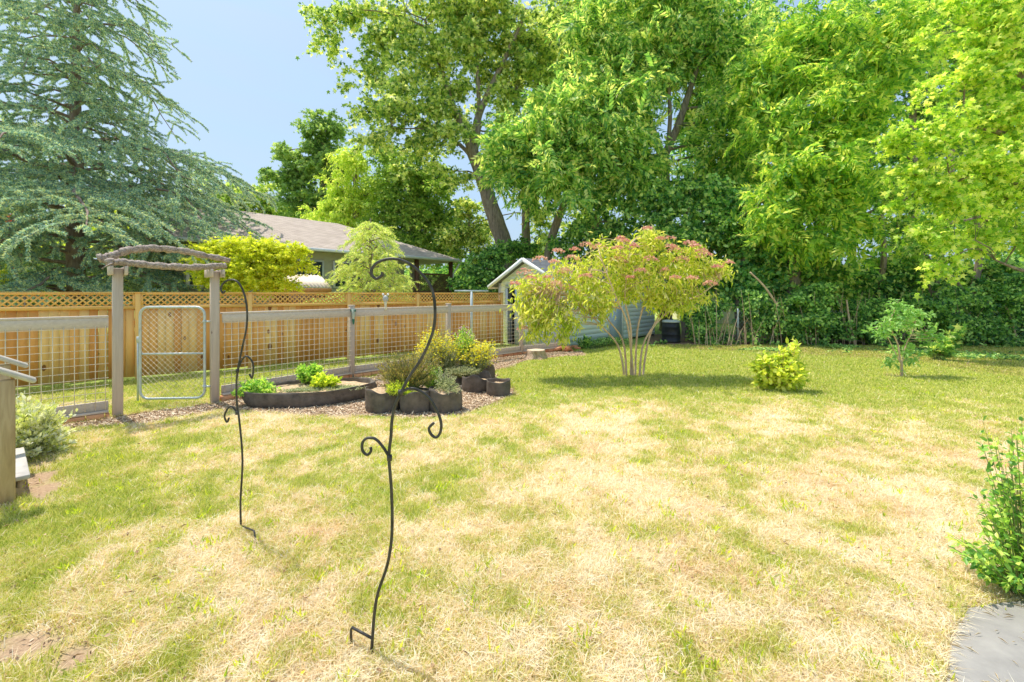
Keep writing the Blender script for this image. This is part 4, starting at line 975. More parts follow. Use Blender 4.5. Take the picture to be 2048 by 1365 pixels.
tree('walnut_tree', 'sunlit yellow-green feathery tree in the middle of the right-hand wood', 'tree', 17,
     [[(1588, 688, .24), (1586, 600, .24), (1592, 480, .22), (1600, 400, .20), (1625, 320, .15), (1655, 220, .11), (1690, 120, .08)],
      [(1475, 440, .05, 0), (1530, 400, .07), (1600, 390, .10)], [(1600, 400, .10), (1690, 340, .07), (1740, 310, .04)]],
     [(1650, 300, 75, 55, -1), (1700, 230, 80, 60, -1), (1740, 140, 85, 70, -.5), (1660, 160, 70, 50, 0), (1590, 330, 60, 50, -1), (1560, 250, 70, 50, 0), (1700, 350, 70, 45, -1), (1770, 60, 90, 60, 0), (1620, 70, 100, 70, 1), (1540, 150, 80, 70, 1), (1640, 400, 60, 35, -1), (1540, 420, 50, 35, -1), (1620, 470, 60, 30, -1), (1700, 430, 60, 28, -.5)],
     370, 13, PINN, .58, .48, leafmat('sunlit_walnut_leaves', [(.08, .22, .04), (.20, .40, .06), (.38, .56, .09), (.70, .76, .16)], tfac=.45, nw=.35, gain=1.45), .62, 105, droop=.55)
tree('maple_tree', 'glowing yellow-green maple whose branches hang in from the right edge', 'tree', 12.5,
     [[(2150, 760, .22), (2140, 600, .21), (2120, 450, .19), (2090, 330, .16), (2060, 200, .11), (2020, 80, .07)],
      [(2120, 450, .10), (2040, 370, .07), (1960, 350, .05), (1900, 370, .03)], [(2090, 330, .10), (2010, 270, .07), (1930, 250, .05)], [(2130, 560, .07), (2040, 540, .05), (1990, 520, .02)]],
     [(1960, 60, 90, 60, 0), (2040, 110, 80, 70, 0), (1930, 170, 70, 45, 0), (2000, 230, 90, 60, 0), (1880, 270, 75, 45, -.3), (1960, 330, 90, 50, -.2), (1830, 350, 55, 40, -.3), (1900, 400, 70, 45, -.3), (2020, 400, 60, 60, 0), (1860, 460, 42, 45, -.5), (1885, 530, 35, 35, -.6), (1910, 480, 40, 40, 0), (2000, -10, 120, 50, 0), (1790, 290, 35, 30, 0), (2050, 300, 60, 60, 0), (1960, 470, 50, 30, 0), (2035, 480, 40, 40, 0), (1800, 410, 30, 22, 0)],
     380, 80, STAR, .125, .125, LM['bright'], .42, 106, droop=.5, twigr=.007)
tree('tall_tree', 'slim trunked dark tree seen high up at the top right', 'tree', 27,
     [[(1828, 640, .22), (1828, 400, .20), (1826, 200, .16), (1822, 100, .12), (1815, 10, .08)], [(1828, 200, .09), (1843, 100, .07), (1850, 20, .05)], [(1828, 240, .08), (1780, 215, .05), (1750, 200, .03)]],
     [(1860, 150, 70, 50, 0), (1780, 170, 50, 35, 0), (1830, 20, 90, 50, 0), (1880, 60, 70, 60, 0), (1760, 90, 40, 50, 0), (1850, 230, 80, 45, 0), (1780, 280, 70, 45, 0), (1900, 300, 100, 80, 1), (1770, 370, 90, 50, 1), (1960, 200, 80, 100, 2), (1720, 20, 70, 50, 1)],
     270, 110, STAR, .20, .20, LM['dark'], .8, 107)
tree('sunlit_tree', 'reddish trunked tree between the young tree and the hanging maple', 'tree', 18.5,
     [[(1862, 680, .19), (1864, 600, .19), (1872, 540, .18), (1885, 470, .15), (1900, 380, .10), (1905, 300, .07)]],
     [(1800, 470, 70, 45, 0), (1930, 560, 60, 60, 0), (1990, 450, 70, 80, 1), (1760, 540, 60, 40, 0), (1840, 520, 40, 40, -1), (1960, 370, 80, 60, 1), (1800, 400, 70, 50, .5), (2010, 600, 60, 60, 0)],
     190, 90, STAR, .15, .15, LM['walnut'], .6, 108, bark=M['bark_red'])
tree('young_tree', 'airy young tree on a bare mulch ring before the hedge', 'tree', 9.66, [[(1803, 752, .022), (1800, 720, .020), (1796, 690, .016), (1780, 650, .011), (1790, 620, .008)], [(1802, 735, .015), (1812, 690, .013), (1824, 665, .010), (1835, 630, .006)], [(1800, 725, .012), (1778, 680, .008), (1762, 650, .005)]],
     [(1800, 640, 34, 26, 0), (1840, 630, 34, 24, 0), (1770, 660, 26, 22, 0), (1850, 665, 26, 20, 0), (1800, 610, 24, 14, 0), (1815, 700, 26, 20, 0), (1780, 720, 16, 12, 0)], 72, 26, KITE, .085, .045, LM['sapling'], .16, 110, bark=M['stem'], droop=.3, twigr=.004)
tree('backlit_tree', 'sunlit yellow-green tree far behind the gap in the hedge', 'tree', 27, [[(1770, 640, .15), (1768, 580, .13), (1765, 520, .08)]],
     [(1740, 560, 60, 50, 0), (1800, 540, 60, 50, 0), (1860, 570, 60, 50, 0), (1700, 620, 60, 40, 0), (1660, 560, 50, 40, 0), (1790, 620, 80, 40, 0), (1480, 520, 60, 60, 0)], 190, 90, STAR, .22, .22, LM['lime'], .8, 111)
for tx, lb, bl, sd, mt in ((1180, 'tall pale backdrop tree rising behind the shed', [(1130, 120, 90, 90, 0), (1230, 60, 90, 90, 0), (1200, 240, 90, 90, 0), (1100, 320, 60, 60, 0), (1260, 380, 70, 60, 0), (1170, 420, 60, 40, 0)], 1, 'maple'),
                       (1490, 'tall backdrop tree filling the gap between the two feathery trees', [(1500, 60, 90, 90, 0), (1440, 160, 80, 80, 0), (1540, 180, 90, 90, 0), (1500, 310, 90, 80, 0), (1560, 400, 80, 60, 0), (1420, 400, 70, 60, 0), (1380, 300, 60, 60, 0)], 2, 'bluegreen'),
                       (1700, 'tall bluish green backdrop tree behind the sunlit feathery one', [(1640, 100, 90, 90, 0), (1740, 60, 90, 90, 0), (1700, 230, 90, 90, 0), (1650, 360, 80, 60, 0), (1770, 350, 80, 70, 0), (1850, 420, 70, 50, 0)], 3, 'bluegreen'),
                       (1960, 'tall backdrop tree behind the hanging maple', [(1900, 60, 90, 90, 0), (1990, 120, 90, 100, 0), (1930, 250, 90, 90, 0), (2020, 340, 80, 90, 0), (1940, 430, 80, 60, 0), (2000, 530, 70, 60, 0)], 4, 'dark')):
    tree('tall_tree', lb, 'tree', 31, [[(tx, 640, .28), (tx+4, 480, .26), (tx-6, 330, .22), (tx+8, 180, .16), (tx, 40, .10)], [(tx+2, 400, .14), (tx+50, 300, .10), (tx+70, 200, .06)], [(tx-4, 340, .12), (tx-55, 250, .09), (tx-70, 150, .05)]], bl, 160, 85, STAR, .26, .26, LM[mt], 1.0, 200+sd)
# dark wood and hedge along the back
DK = [('leafy_tree', 'rounded dark green tree over the shed roof', 19.5, 1190, [(1180, 470, 60, 45, 0), (1130, 500, 50, 40, 0), (1230, 450, 70, 55, 0), (1200, 400, 50, 35, .5), (1250, 520, 80, 50, 2.5), (1150, 560, 60, 50, 2.5)], 250),
      ('leafy_tree', 'dense glossy green tree behind the flowering bush', 18, 1370, [(1340, 470, 75, 60, 0), (1420, 450, 75, 55, 0), (1380, 540, 80, 60, 0), (1320, 400, 60, 40, .5), (1450, 520, 60, 60, 0), (1300, 540, 60, 60, 2), (1390, 380, 60, 40, 1)], 360),
      ('leafy_tree', 'ivy-clad tree with crooked pale limbs right of the flowering bush', 17.5, 1480, [(1500, 480, 60, 60, 0), (1480, 570, 60, 50, 0), (1540, 560, 60, 50, 0), (1460, 400, 60, 40, .6), (1520, 620, 60, 40, -.3), (1540, 480, 45, 50, 0)], 300),
      ('leafy_tree', 'leafy tree left of the gap of sky', 17.2, 1640, [(1620, 560, 60, 40, 0), (1660, 600, 50, 40, 0), (1680, 545, 50, 26, 0), (1600, 500, 50, 40, .5), (1640, 640, 60, 30, -.3), (1580, 620, 50, 50, 0)], 230),
      ('leafy_tree', 'leafy tree behind the young tree', 17.6, 1760, [(1740, 590, 60, 40, .4), (1800, 600, 50, 40, 0), (1740, 650, 50, 30, 0), (1800, 550, 50, 30, 0), (1710, 560, 30, 30, 0)], 170),
      ('leafy_tree', 'shaded shrubby tree under the hanging maple', 16.5, 1950, [(1940, 610, 60, 50, 0), (2000, 560, 60, 50, 0), (1900, 650, 50, 35, -.2), (2030, 640, 50, 50, 0), (2040, 540, 50, 60, .5), (1960, 660, 60, 35, -.3)], 280)]
for i, (nm, lb, Yd, tx, bl, nc) in enumerate(DK):
    tree(nm, lb, 'tree', Yd, [[(tx, 680, .13), (tx-6, 600, .12), (tx+8, 520, .10), (tx+2, 430, .07)], [(tx, 610, .06), (tx-40, 560, .05), (tx-70, 520, .03)]], bl, int(nc*.8), 75, ROUND, .155, .125, LM[('dark', 'dark', 'bluegreen', 'walnut', 'dark', 'dark')[i]], .52, 120+i, group='leafy trees forming the wood on the right')

# background trees, left and centre
tree('poplar_tree', 'dark columnar tree against the sky left of the big maple', 'tree', 34, [[(650, 600, .3), (648, 450, .28), (645, 330, .2), (645, 250, .1)]],
     [(650, 262, 42, 38, 0), (632, 310, 40, 40, 0), (660, 340, 45, 50, 0), (600, 350, 35, 30, 0), (570, 305, 26, 18, 0), (610, 410, 55, 40, 0), (660, 420, 50, 50, 0), (560, 350, 30, 30, 0)],
     240, 110, STAR, .24, .24, leafmat('poplar_leaves', [(.08, .17, .06), (.16, .29, .09), (.28, .42, .14), (.42, .52, .2)]), .8, 131)
tree('weeping_tree', 'light green soft tree behind the house roof', 'tree', 30, [[(712, 600, .25), (712, 450, .22), (710, 330, .12)]],
     [(712, 320, 42, 40, 0), (690, 385, 50, 45, 0), (735, 390, 45, 50, 0), (650, 420, 40, 30, 0), (700, 450, 60, 40, 0)],
     190, 130, KITE, .20, .09, leafmat('willow_leaves', [(.20, .36, .05), (.36, .52, .08), (.52, .64, .14), (.66, .72, .26)]), .7, 132, droop=.9)
tree('oak_tree', 'broad dark green tree behind the right end of the house', 'tree', 29, [[(830, 600, .35), (828, 480, .3), (825, 380, .2)]],
     [(800, 350, 55, 45, 0), (860, 360, 55, 50, 0), (830, 420, 80, 55, 0), (780, 430, 50, 50, 0), (880, 440, 50, 50, 0), (830, 490, 80, 40, 0), (900, 500, 40, 40, 0), (770, 310, 35, 25, 1)],
     380, 120, KITE, .19, .12, leafmat('oak_leaves', [(.08, .19, .03), (.16, .31, .06), (.28, .42, .09), (.44, .54, .16)]), .7, 133)
tree('small_tree', 'yellow-green small tree left of the leaning trunk', 'tree', 27, [[(945, 620, .14), (943, 520, .12), (938, 450, .08)]],
     [(935, 420, 30, 30, 0), (950, 470, 36, 40, 0), (915, 480, 30, 40, 0), (960, 530, 40, 40, 0), (1080, 500, 22, 30, 1), (1000, 545, 36, 30, 0), (1090, 430, 18, 20, 1)],
     130, 110, KITE, .19, .13, LM['maple'], .65, 134)
tree('ivy_bush', 'dark ivy covered bush tucked against the left of the shed', 'bush', 19.5, [[(955, 660, .1), (955, 600, .09), (960, 560, .06)]],
     [(950, 560, 36, 36, 0), (985, 520, 36, 34, .8), (930, 590, 30, 30, 0), (1000, 560, 30, 30, 1.4), (965, 600, 40, 30, 0), (1040, 500, 40, 22, 3)],
     190, 110, ROUND, .12, .10, LM['ivy'], .4, 135)
tree('background_tree', 'pale green distant tree right of the blue cedar', 'tree', 36, [[(520, 600, .25), (520, 450, .2), (522, 400, .1)]],
     [(510, 400, 60, 45, 0), (550, 430, 50, 40, 0), (470, 430, 60, 50, 0), (420, 420, 60, 60, 0), (380, 480, 60, 60, 0)], 170, 100, STAR, .26, .26, LM['maple'], .9, 136)
tree('red_leaf_tree', 'copper red leaved tree at the left edge behind the cedar', 'tree', 19, [[(10, 600, .14), (12, 520, .12), (14, 470, .07)]],
     [(10, 460, 45, 40, 0), (-30, 500, 50, 50, 0), (30, 500, 30, 30, 0)], 90, 90, STAR, .14, .14, LM['red'], .5, 137)
tree('background_bush', 'bright yellow-green bush at the left edge above the fence', 'bush', 13, [[(15, 640, .06), (14, 590, .05)]],
     [(10, 570, 45, 26, 0), (-40, 570, 40, 30, 0)], 70, 90, KITE, .10, .07, LM['lime'], .33, 138)
tree('background_bush', 'green bush glimpsed low behind the cedar trunk', 'bush', 18, [[(250, 640, .08), (250, 590, .07)]],
     [(220, 560, 70, 34, 0), (320, 550, 60, 30, 0), (90, 560, 50, 30, 0), (120, 500, 60, 40, 1), (280, 500, 80, 40, 2), (200, 440, 90, 50, 3), (340, 470, 60, 50, 2), (20, 500, 60, 50, 2), (380, 560, 40, 30, 0)], 330, 90, ROUND, .13, .1, LM['lime'], .5, 139)

# far wood line (one mass that cannot be told apart)
g = np.random.default_rng(9); n = 120000
X = g.uniform(-75, 85, n); top = 2.2+3.6*fbm((X*.14)[:, None], np.zeros((n, 1)), 3, 3)[:, 0]; Z = top*g.random(n)**.8; Yf = 50+g.uniform(-4, 4, n)+3*np.sin(X*.3)
mb = MB(); place(mb, KITE, np.stack([X, Yf, Z], 1), g.normal(0, 1, (n, 3)), g.normal(0, .6, (n, 3))+np.array((0, -.3, .7)), g.uniform(.35, .7, n), g.uniform(.2, .45, n))
o = mb.build('distant_wood', LM['dark']); tag(o, 'far-off line of trees along the horizon', 'wood', kind='stuff')

# yellow japanese maple
tree('japanese_maple', 'golden yellow Japanese maple above the board fence', 'tree', 12.2, [[(470, 690, .07), (470, 620, .065), (480, 570, .05), (490, 530, .03)], [(478, 575, .03), (440, 545, .02), (415, 530, .015)]],
     [(500, 530, 60, 34, 0), (560, 520, 45, 30, 0), (590, 500, 26, 14, 0), (430, 505, 45, 22, 0), (470, 490, 40, 14, .2), (420, 550, 40, 26, 0), (540, 565, 60, 22, 0), (470, 565, 50, 25, 0), (615, 530, 18, 10, 0), (530, 490, 40, 14, 0)],
     330, 110, STAR, .062, .062, LM['yellow'], .27, 141, droop=.15, up=1.2, flat=.4, twigr=.005)

# conifers
def conifer(name, label, Y, px, baser, ztop, zlow, lenfn, nbr, mat, T, tl, tw, bark, seed, droopk, step, twl, org_z=0, lean=0, bend=1.0, twdroop=.6):
    g = np.random.default_rng(seed); x0 = PX(px, Y); root = thing(name, label, 'tree', (x0, Y, 0))
    mb = MB(); zs = np.linspace(-.1, ztop, 14); mb.tube([(lean*z+.03*math.sin(z*1.3), 0, z) for z in zs], [baser*(1-.93*(max(z, 0)/ztop))+.01 for z in zs], 12, jit=.05); mb.build('trunk', bark, root)
    bm = MB(); LP = []; LD = []; LN = []
    for i in range(nbr):
        u = (i+g.random())/nbr; z = zlow+(ztop-zlow-.15)*u; az = i*2.39996+g.normal(0, .3)
        Lb = lenfn(z, az)*g.uniform(.6, 1.15)
        if Lb < .15: continue
        h = np.array((math.cos(az), math.sin(az), 0)); rise = g.uniform(.10, .42)*bend; m = 8; ts = np.linspace(0, 1, m+1)
        pts = [np.array((lean*z, 0, z))+h*Lb*t+np.array((0, 0, Lb*(rise*t-(rise+droopk*g.uniform(.6, 1.2))*t**2.2)))+g.normal(0, .012*Lb, 3)*(t > 0) for t in ts]
        r0 = .012+.018*Lb*.6; bm.tube(pts, [r0*(1-.85*t)+.003 for t in ts], 5, cap=False)
        # side twigs in a flat fan on both sides
        nt = max(4, int(Lb/step)); sdv = np.array((-h[1], h[0], 0))
        for k in range(nt):
            t = .14+.86*(k+g.random())/nt; f = t*m; a = int(min(f, m-1)); p = pts[a]+(pts[a+1]-pts[a])*(f-a)
            sg = 1 if k % 2 else -1; l = twl*Lb*(.30+.85*math.sin(PI*min(t*1.02, 1)))*.55*g.uniform(.6, 1.2)+.12
            d = h*g.uniform(.35, .9)+sdv*sg*g.uniform(.55, 1)+np.array((0, 0, g.uniform(-.25, .12))); d /= np.linalg.norm(d)
            nn = max(2, int(l/(tl*.62)))
            q = []
            for j in range(nn+1):
                s = j/nn; q.append(p+d*l*s+np.array((0, 0, -twdroop*l*s*s))+g.normal(0, .01, 3))
            if l > .3: bm.tube(q[::max(1, nn//3)], .005, 3, cap=False)
            for j in range(nn):
                dd = q[j+1]-q[j]; LP.append(q[j]); LD.append(dd); LN.append(g.normal(0, .4, 3)+(0, 0, 1))
                if g.random() < .75:   # secondary shoots
                    e = dd/np.linalg.norm(dd)+g.normal(0, .55, 3)+np.array((0, 0, -.15*twdroop)); LP.append(q[j]); LD.append(e); LN.append(g.normal(0, .4, 3)+(0, 0, 1))
        for j in range(3): LP.append(pts[-1]); LD.append(h+g.normal(0, .35, 3)+(0, 0, -.2)); LN.append(g.normal(0, .4, 3)+(0, 0, 1))
    bm.build('branches', bark, root)
    LP = np.array(LP); LD = np.array(LD); LN = np.array(LN); n = len(LP); mb = MB()
    place(mb, T, LP, LD, LN, tl*g.uniform(.75, 1.25, n), tw*g.uniform(.8, 1.2, n)); mb.build('crown', mat, root)
    print(name, 'sprays', n)
    return root
def cedlen(z, az):
    # wide skirt, narrowing upwards; lower right side reaches farther
    return np.interp(z, [1.5, 3, 4.5, 6, 7.2, 8.2, 9.2, 10.5, 12, 14.5], [4.4, 5.2, 5.9, 5.9, 4.8, 2.8, 3.3, 3.0, 2.2, .3])*(.84+.26*math.sin(z*2.7+az*.7))
conifer('blue_cedar', 'tall blue-green cedar with drooping tiered branches behind the fence', 14.2, 152, .27, 14.5, 1.5, cedlen, 128, LM['cedar'], tuftspray(10, 8, .17, .08, .10, 3), .40, .40, M['bark_red'], 151, .24, .24, .72, twdroop=.32, bend=1.1)
def deolen(z, az): return np.interp(z, [.8, 1.6, 2.4, 3.4, 4.4], [2.0, 2.1, 1.5, .9, .2])*(.72+.5*((math.sin(az*7.3+z*9)+1)/2))
conifer('golden_deodar', 'pale golden feathery conifer just behind the board fence', 14.7, 742, .10, 4.35, .9, deolen, 58, LM['deodar'], tuftspray(9, 6, .17, .065, .3, 5), .36, .36, M['bark'], 152, .12, .20, .8, twdroop=.25, bend=2.1)

# flowering bush (multi-stemmed)
fb = G(1265, 752); Yb = fb[1]
g = np.random.default_rng(160); root = thing('flowering_bush', 'large open multi-stemmed bush with dusky pink flower heads', 'bush', fb); org = root.location
mb = MB(); SK = []
stems = [[(1258, 745), (1235, 690), (1200, 650), (1150, 600), (1100, 570)], [(1260, 745), (1245, 680), (1210, 630), (1180, 560), (1160, 520)], [(1264, 742), (1262, 660), (1250, 600), (1255, 540), (1260, 490)],
         [(1268, 742), (1275, 660), (1290, 600), (1300, 540), (1295, 480)], [(1272, 744), (1290, 680), (1340, 620), (1400, 590), (1440, 560)], [(1275, 744), (1300, 670), (1330, 610), (1360, 550), (1380, 510)],
         [(1266, 744), (1255, 650), (1230, 590), (1200, 510)]]
for i, s in enumerate(stems):
    dY = [-.5, .5, -.3, .4, -.2, .6, -.9, .9, .0][i]; m = len(s); s = [(1266+(s[0][0]-1266)*2.2, s[0][1]+2)]+s[1:]
    pts = smooth_path([P(x, y, Yb+dY*(k/(m-1))) for k, (x, y) in enumerate(s)], 4); pts[0][2] = -.02
    rr = [.025-.016*k/(len(pts)-1) for k in range(len(pts))]; mb.tube(pts, rr, 8, cap=False, jit=.06); SK += [np.array(p) for p in pts[6:]]
mb.build('stems', M['stem'], root, org=org)
blobs = [(1048, 595, 24, 42, -.2), (1070, 645, 28, 30, -.4), (1440, 545, 22, 14, 0), (1190, 618, 36, 22, -.3), (1335, 603, 60, 20, 0), (1086, 596, 56, 48, -.3), (1142, 552, 66, 38, 0), (1065, 580, 26, 26, 0), (1110, 650, 45, 35, -.6), (1220, 520, 70, 45, 0), (1300, 500, 55, 36, .2), (1290, 560, 80, 40, 0), (1370, 530, 55, 36, 0), (1420, 545, 36, 20, 0), (1185, 588, 55, 30, -.4), (1340, 590, 50, 22, 0), (1235, 575, 50, 28, .4), (1290, 472, 22, 14, 0), (1385, 505, 30, 16, 0), (1400, 590, 25, 12, 0)]
SKa = np.array(SK); tw = MB(); C = []
for (px, py, rx, ry, dY) in blobs:
    Yq = Yb+dY; s = Yq/F; c = np.array(P(px, py, Yq)); r = np.array((rx*s, .75*max(rx, ry)*s, ry*s)); nn = max(4, int(46*(rx*ry/3000)**.8))
    for _ in range(nn):
        v = g.normal(0, 1, 3); v /= np.linalg.norm(v); C.append(c+v*r*g.random()**.4)
C = np.array(C)
for q in C:
    j = int(np.argmin(np.linalg.norm(SKa-q, axis=1)+np.where(SKa[:, 2] > q[2], .3, 0))); limb(tw, SKa[j], q, .010, .003, g, .08, 3, 4)
tw.build('branches', M['stem'], root, org=org)
n = len(C)*19; ci = np.repeat(np.arange(len(C)), 19)
LP = C[ci]+g.normal(0, .085, (n, 3)); D = g.normal(0, .6, (n, 3))+(0, 0, -.75); mb = MB()
place(mb, KITE, LP, D, g.normal(0, .6, (n, 3))+(0, 0, .5), g.uniform(.10, .19, n), g.uniform(.028, .052, n)); mb.build('leaves', LM['pinkbush'], root, org=org)
# flower heads: flat domes on the top and outer side
heads = [(1295, 462), (1240, 482), (1250, 486), (1268, 497), (1320, 482), (1200, 495), (1172, 493), (1116, 505), (1150, 503), (1145, 518), (1080, 520), (1108, 528), (1235, 500), (1235, 520), (1340, 497), (1350, 502), (1380, 490), (1390, 496), (1362, 520), (1410, 512), (1402, 505), (1435, 538), (1458, 530), (1030, 572), (1060, 560), (1050, 545), (1075, 590), (1110, 570), (1140, 580), (1300, 520), (1330, 545), (1280, 545), (1385, 560), (1420, 570), (1260, 560), (1170, 555), (1350, 560), (1095, 560), (1048, 660), (1340, 480), (1130, 545)]
for i, (px, py) in enumerate(heads):
    cc = np.array(P(px, py-3, Yb+g.uniform(-.95, -.1))); k = 80; a = g.uniform(0, 2*PI, k); rr = .17*g.uniform(.55, 1.15)*np.sqrt(g.random(k))
    pts = np.stack([cc[0]+rr*np.cos(a), cc[1]+rr*np.sin(a), cc[2]+.05-rr*rr*3.2+g.normal(0, .008, k)], 1)
    mb = MB(); place(mb, STAR, pts, g.normal(0, 1, (k, 3)), g.normal(0, .4, (k, 3))+(0, 0, 1), g.uniform(.025, .05, k)); mb.build('flower_head', LM['flowerpink'], root, org=org)

# ------------------------------------------------------------------ chain-link boundary and ivy at the back
cf = thing('chain_link_fence', 'old chain-link fence on metal posts swallowed by ivy', 'fence', (8.0, 15.6, 0))
PXs = [(1400, 16.3), (1476, 15.7), (1651, 15.9), (1878, 15.5), (2100, 15.2)]
pw = [np.array((PX(a, b), b)) for a, b in PXs]
for i, p in enumerate(pw):
    mb = MB(); mb.tube([(p[0], p[1], 0), (p[0], p[1], 1.28)], .035, 8); mb.build('post', M['teal'] if i in (2, 3) else M['galv'], cf, org=cf.location)
for a, b in zip(pw[:-1], pw[1:]):
    L = np.linalg.norm(b-a); d = (b-a)/L; mb = MB()
    k = -1.2
    while k < L:
        for sg in (1, -1):
            t0, t1 = (k, k+1.15) if sg > 0 else (k+1.15, k); za, zb = .05, 1.2
            p0, p1 = [t0, za], [t1, zb]
            for lim, s2 in ((0, 1), (L, -1)):
                dp, dq = (p0[0]-lim)*s2, (p1[0]-lim)*s2
                if dp < 0 and dq < 0: p0 = None; break
                if dp < 0: f = dp/(dp-dq); p0 = [p0[0]+(p1[0]-p0[0])*f, p0[1]+(p1[1]-p0[1])*f]
                elif dq < 0: f = dq/(dq-dp); p1 = [p1[0]+(p0[0]-p1[0])*f, p1[1]+(p0[1]-p1[1])*f]
            if p0 and abs(p0[0]-p1[0]) > .04:
                u = a+d*p0[0]; v = a+d*p1[0]; mb.bar((u[0], u[1], p0[1]), (v[0], v[1], p1[1]), .004, .004)
        k += .14
    mb.build('chain_mesh', M['galv'], cf, org=cf.location)
g = np.random.default_rng(77)
def ivymass(name, label, px0, px1, Yc, h0, n, seed, dens=None, mat='ivy', size=.11):
    g = np.random.default_rng(seed); px = g.uniform(px0, px1, n); Y = Yc+g.normal(0, .28, n); X = (px-CX)/F*Yc
    hm = h0*(.45+.9*fbm((X*.9)[:, None], np.zeros((n, 1)), seed, 3)[:, 0]); Z = hm*g.random(n)**.75
    Y -= (1-Z/np.maximum(hm, .1))*.5*g.random(n)
    kp = fbm(X*1.7+seed, Z*1.5, seed+3, 3) > .44; X, Y, Z, hm = X[kp], Y[kp], Z[kp], hm[kp]; n = len(X)
    Y += (fbm(X*2.2, Z*2.2, seed+9, 2)-.5)*.9
    mb = MB(); place(mb, ROUND, np.stack([X, Y, np.maximum(Z, .03)], 1), g.normal(0, .7, (n, 3))+(0, -.2, -.5), g.normal(0, .5, (n, 3))+(0, -.7, .6), size*g.uniform(.6, 1.3, n), size*.85*g.uniform(.6, 1.3, n))
    o = mb.build(name, LM[mat]); tag(o, label, 'ivy', kind='stuff')
ivymass('ivy', 'ivy smothering the chain-link fence between grey and teal posts', 1488, 1645, 15.6, 2.3, 15000, 5)
ivymass('ivy', 'ivy and brambles right of the first teal post', 1660, 1760, 15.7, 1.7, 7500, 6)
ivymass('ivy', 'dark ivy bank at the right behind the broad-leaved plant', 1815, 2120, 15.3, 2.2, 20000, 7)
ivymass('ivy', 'ivy around the compost bin and hedge foot', 1376, 1450, 16.4, 2.0, 7000, 8)
# low ground cover strip
n = 26000; px = g.uniform(1290, 2120, n); py = 688+g.random(n)**1.4*np.interp(px, [1290, 1500, 1700, 1850, 2120], [8, 16, 22, 30, 42]); Y = H*F/(py-HY); X = (px-CX)/F*Y
kk = fbm(X*1.3, Y*1.3, 88, 4) > .60; X, Y = X[kk], Y[kk]; n = len(X)
mb = MB(); place(mb, ROUND, np.stack([X, Y, .02+.22*g.random(n)*fbm(X*1.5, Y*1.5, 6, 3)**2], 1), g.normal(0, 1, (n, 3))*np.array((1, 1, .3)), g.normal(0, .35, (n, 3))+(0, -.1, 1), .075*g.uniform(.6, 1.3, n), .065*g.uniform(.6, 1.3, n))
o = mb.build('ground_cover', LM['dark']); tag(o, 'low ivy leaves creeping onto the lawn edge under the trees', 'ground cover', kind='stuff')
M['litter'] = simple('leaf_litter', (.16, .10, .06), (.36, .24, .15), 30, rough=.95, bstr=1, bdist=.02)
densepoly([G(*p)[:2] for p in [(1290, 690), (1400, 702), (1540, 706), (1700, 716), (1850, 728), (1960, 748), (2100, 765), (2200, 700), (2100, 668), (1290, 668)]], .004, M['litter'], 'leaf_litter_ground', .15)
mb = MB()
for i in range(150):
    px = g.uniform(1380, 2110); Yq = g.uniform(15.0, 16.2); x = PX(px, Yq); h = g.uniform(.5, 2.0); lx, ly = g.normal(0, .25*h), g.normal(0, .12*h)
    mb.tube([(x, Yq, 0), (x+lx*.4, Yq+ly*.4, h*.5), (x+lx, Yq+ly, h)], [.016, .011, .005], 4, cap=False)
o = mb.build('undergrowth_stems', M['stem']); tag(o, 'tangle of thin bare stems in the undergrowth along the fence', 'undergrowth', kind='stuff')
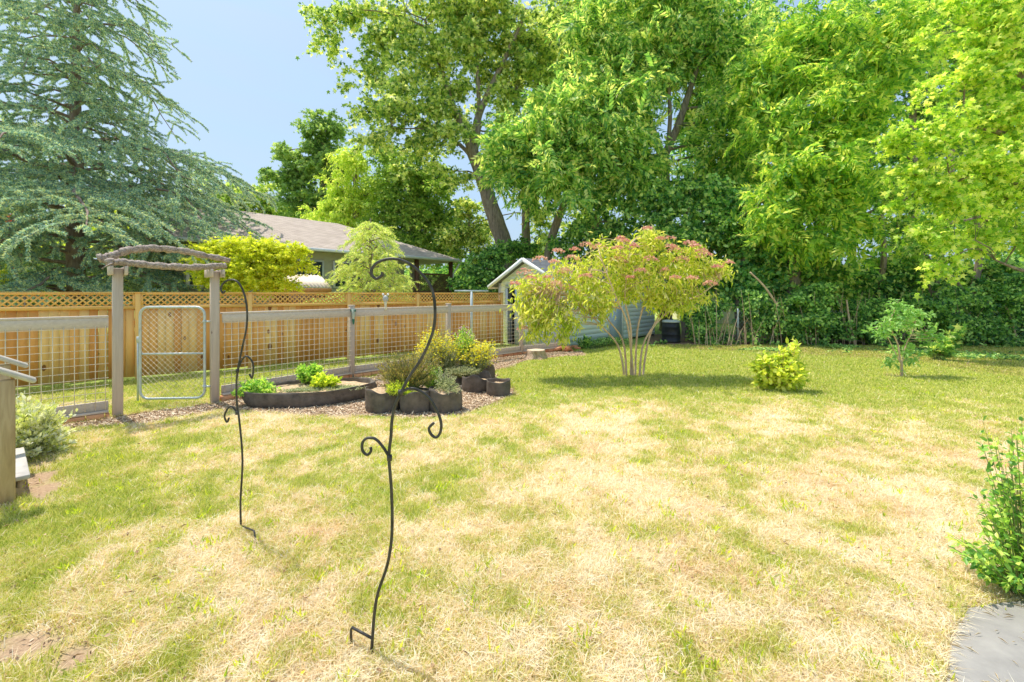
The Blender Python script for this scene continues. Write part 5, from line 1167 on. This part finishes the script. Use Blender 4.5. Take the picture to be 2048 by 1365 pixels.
# leaning bare stems in the hedge
for i, (pts, lb) in enumerate([([(1560, 620), (1530, 575), (1500, 545)], 'crooked bare branch crossing the ivy by the flowering bush'), ([(1710, 690), (1700, 650), (1693, 600)], 'thin bare stem beside the first teal post'),
                          ([(2035, 695), (2025, 650), (2010, 610)], 'bare leaning stem low at the right edge'), ([(1385, 690), (1392, 640), (1396, 590)], 'grey hedge trunk beside the compost bin')]):
    mb = MB(); q = smooth_path([P(x, y, 15.25 if i < 3 else 16.4) for x, y in pts], 4); q[0][2] = min(q[0][2], .0) if i else q[0][2]
    mb.tube(q, [.045-.02*k/len(q) for k in range(len(q))] if i < 3 else [.09]*len(q), 7); o = mb.build('bare_branch', M['bark_red'] if i == 3 else M['stem']); tag(o, lb, 'branch')

# ------------------------------------------------------------------ camera, light, world
cam = bpy.data.cameras.new('camera'); co = bpy.data.objects.new('camera', cam); COL.objects.link(co)
co.location = (0, 0, H); co.rotation_euler = (PI/2, 0, 0); cam.sensor_width = 36; cam.lens = F/2048*36; cam.shift_y = (HY-682.5)/2048
cam.clip_start = .05; cam.clip_end = 3000; scene.camera = co
EL = math.radians(65); sdx, sdy = -.80, .60
az = math.atan2(sdx, sdy)
w = bpy.data.worlds.new('World'); scene.world = w; w.use_nodes = True; nt = w.node_tree; bg = nt.nodes['Background']
sky = nt.nodes.new('ShaderNodeTexSky'); sky.sky_type = 'NISHITA'; sky.sun_disc = False; sky.sun_elevation = EL; sky.sun_rotation = az
sky.air_density = 1.2; sky.dust_density = 3.0; sky.ozone_density = 1.0
# thin bright summer haze over the clear sky, with a few faint wisps of cloud
cl_ = noise(nt, 2.2, 5, .6, 'Generated', (1, 1, 4), 1.2)
hz = ramp(nt, cl_, [(.45, (.55, .55, .55)), (.75, (.80, .80, .80))])
skc = mixc(nt, hz, sky.outputs[0], (3.7, 5.4, 7.4))
nt.links.new(skc, bg.inputs[0]); bg.inputs[1].default_value = .15
sl = bpy.data.lights.new('sun', 'SUN'); sl.energy = 5.0; sl.angle = math.radians(.6); sl.color = (1, .95, .86)
so = bpy.data.objects.new('sun', sl); COL.objects.link(so)
dv = Vector((sdx*math.cos(EL), sdy*math.cos(EL), math.sin(EL)))
so.rotation_euler = dv.to_track_quat('Z', 'Y').to_euler(); so.location = (0, 0, 20)
scene.view_settings.view_transform = 'Standard'; scene.view_settings.look = 'None'; scene.view_settings.exposure = 0
scene.render.engine = 'CYCLES'; cy = scene.cycles
cy.max_bounces = 6; cy.diffuse_bounces = 4; cy.transmission_bounces = 4; cy.glossy_bounces = 2; cy.transparent_max_bounces = 4
cy.use_denoising = True
try: cy.denoiser = 'OPENIMAGEDENOISE'
except Exception: pass
cy.use_adaptive_sampling = True; cy.adaptive_threshold = .01
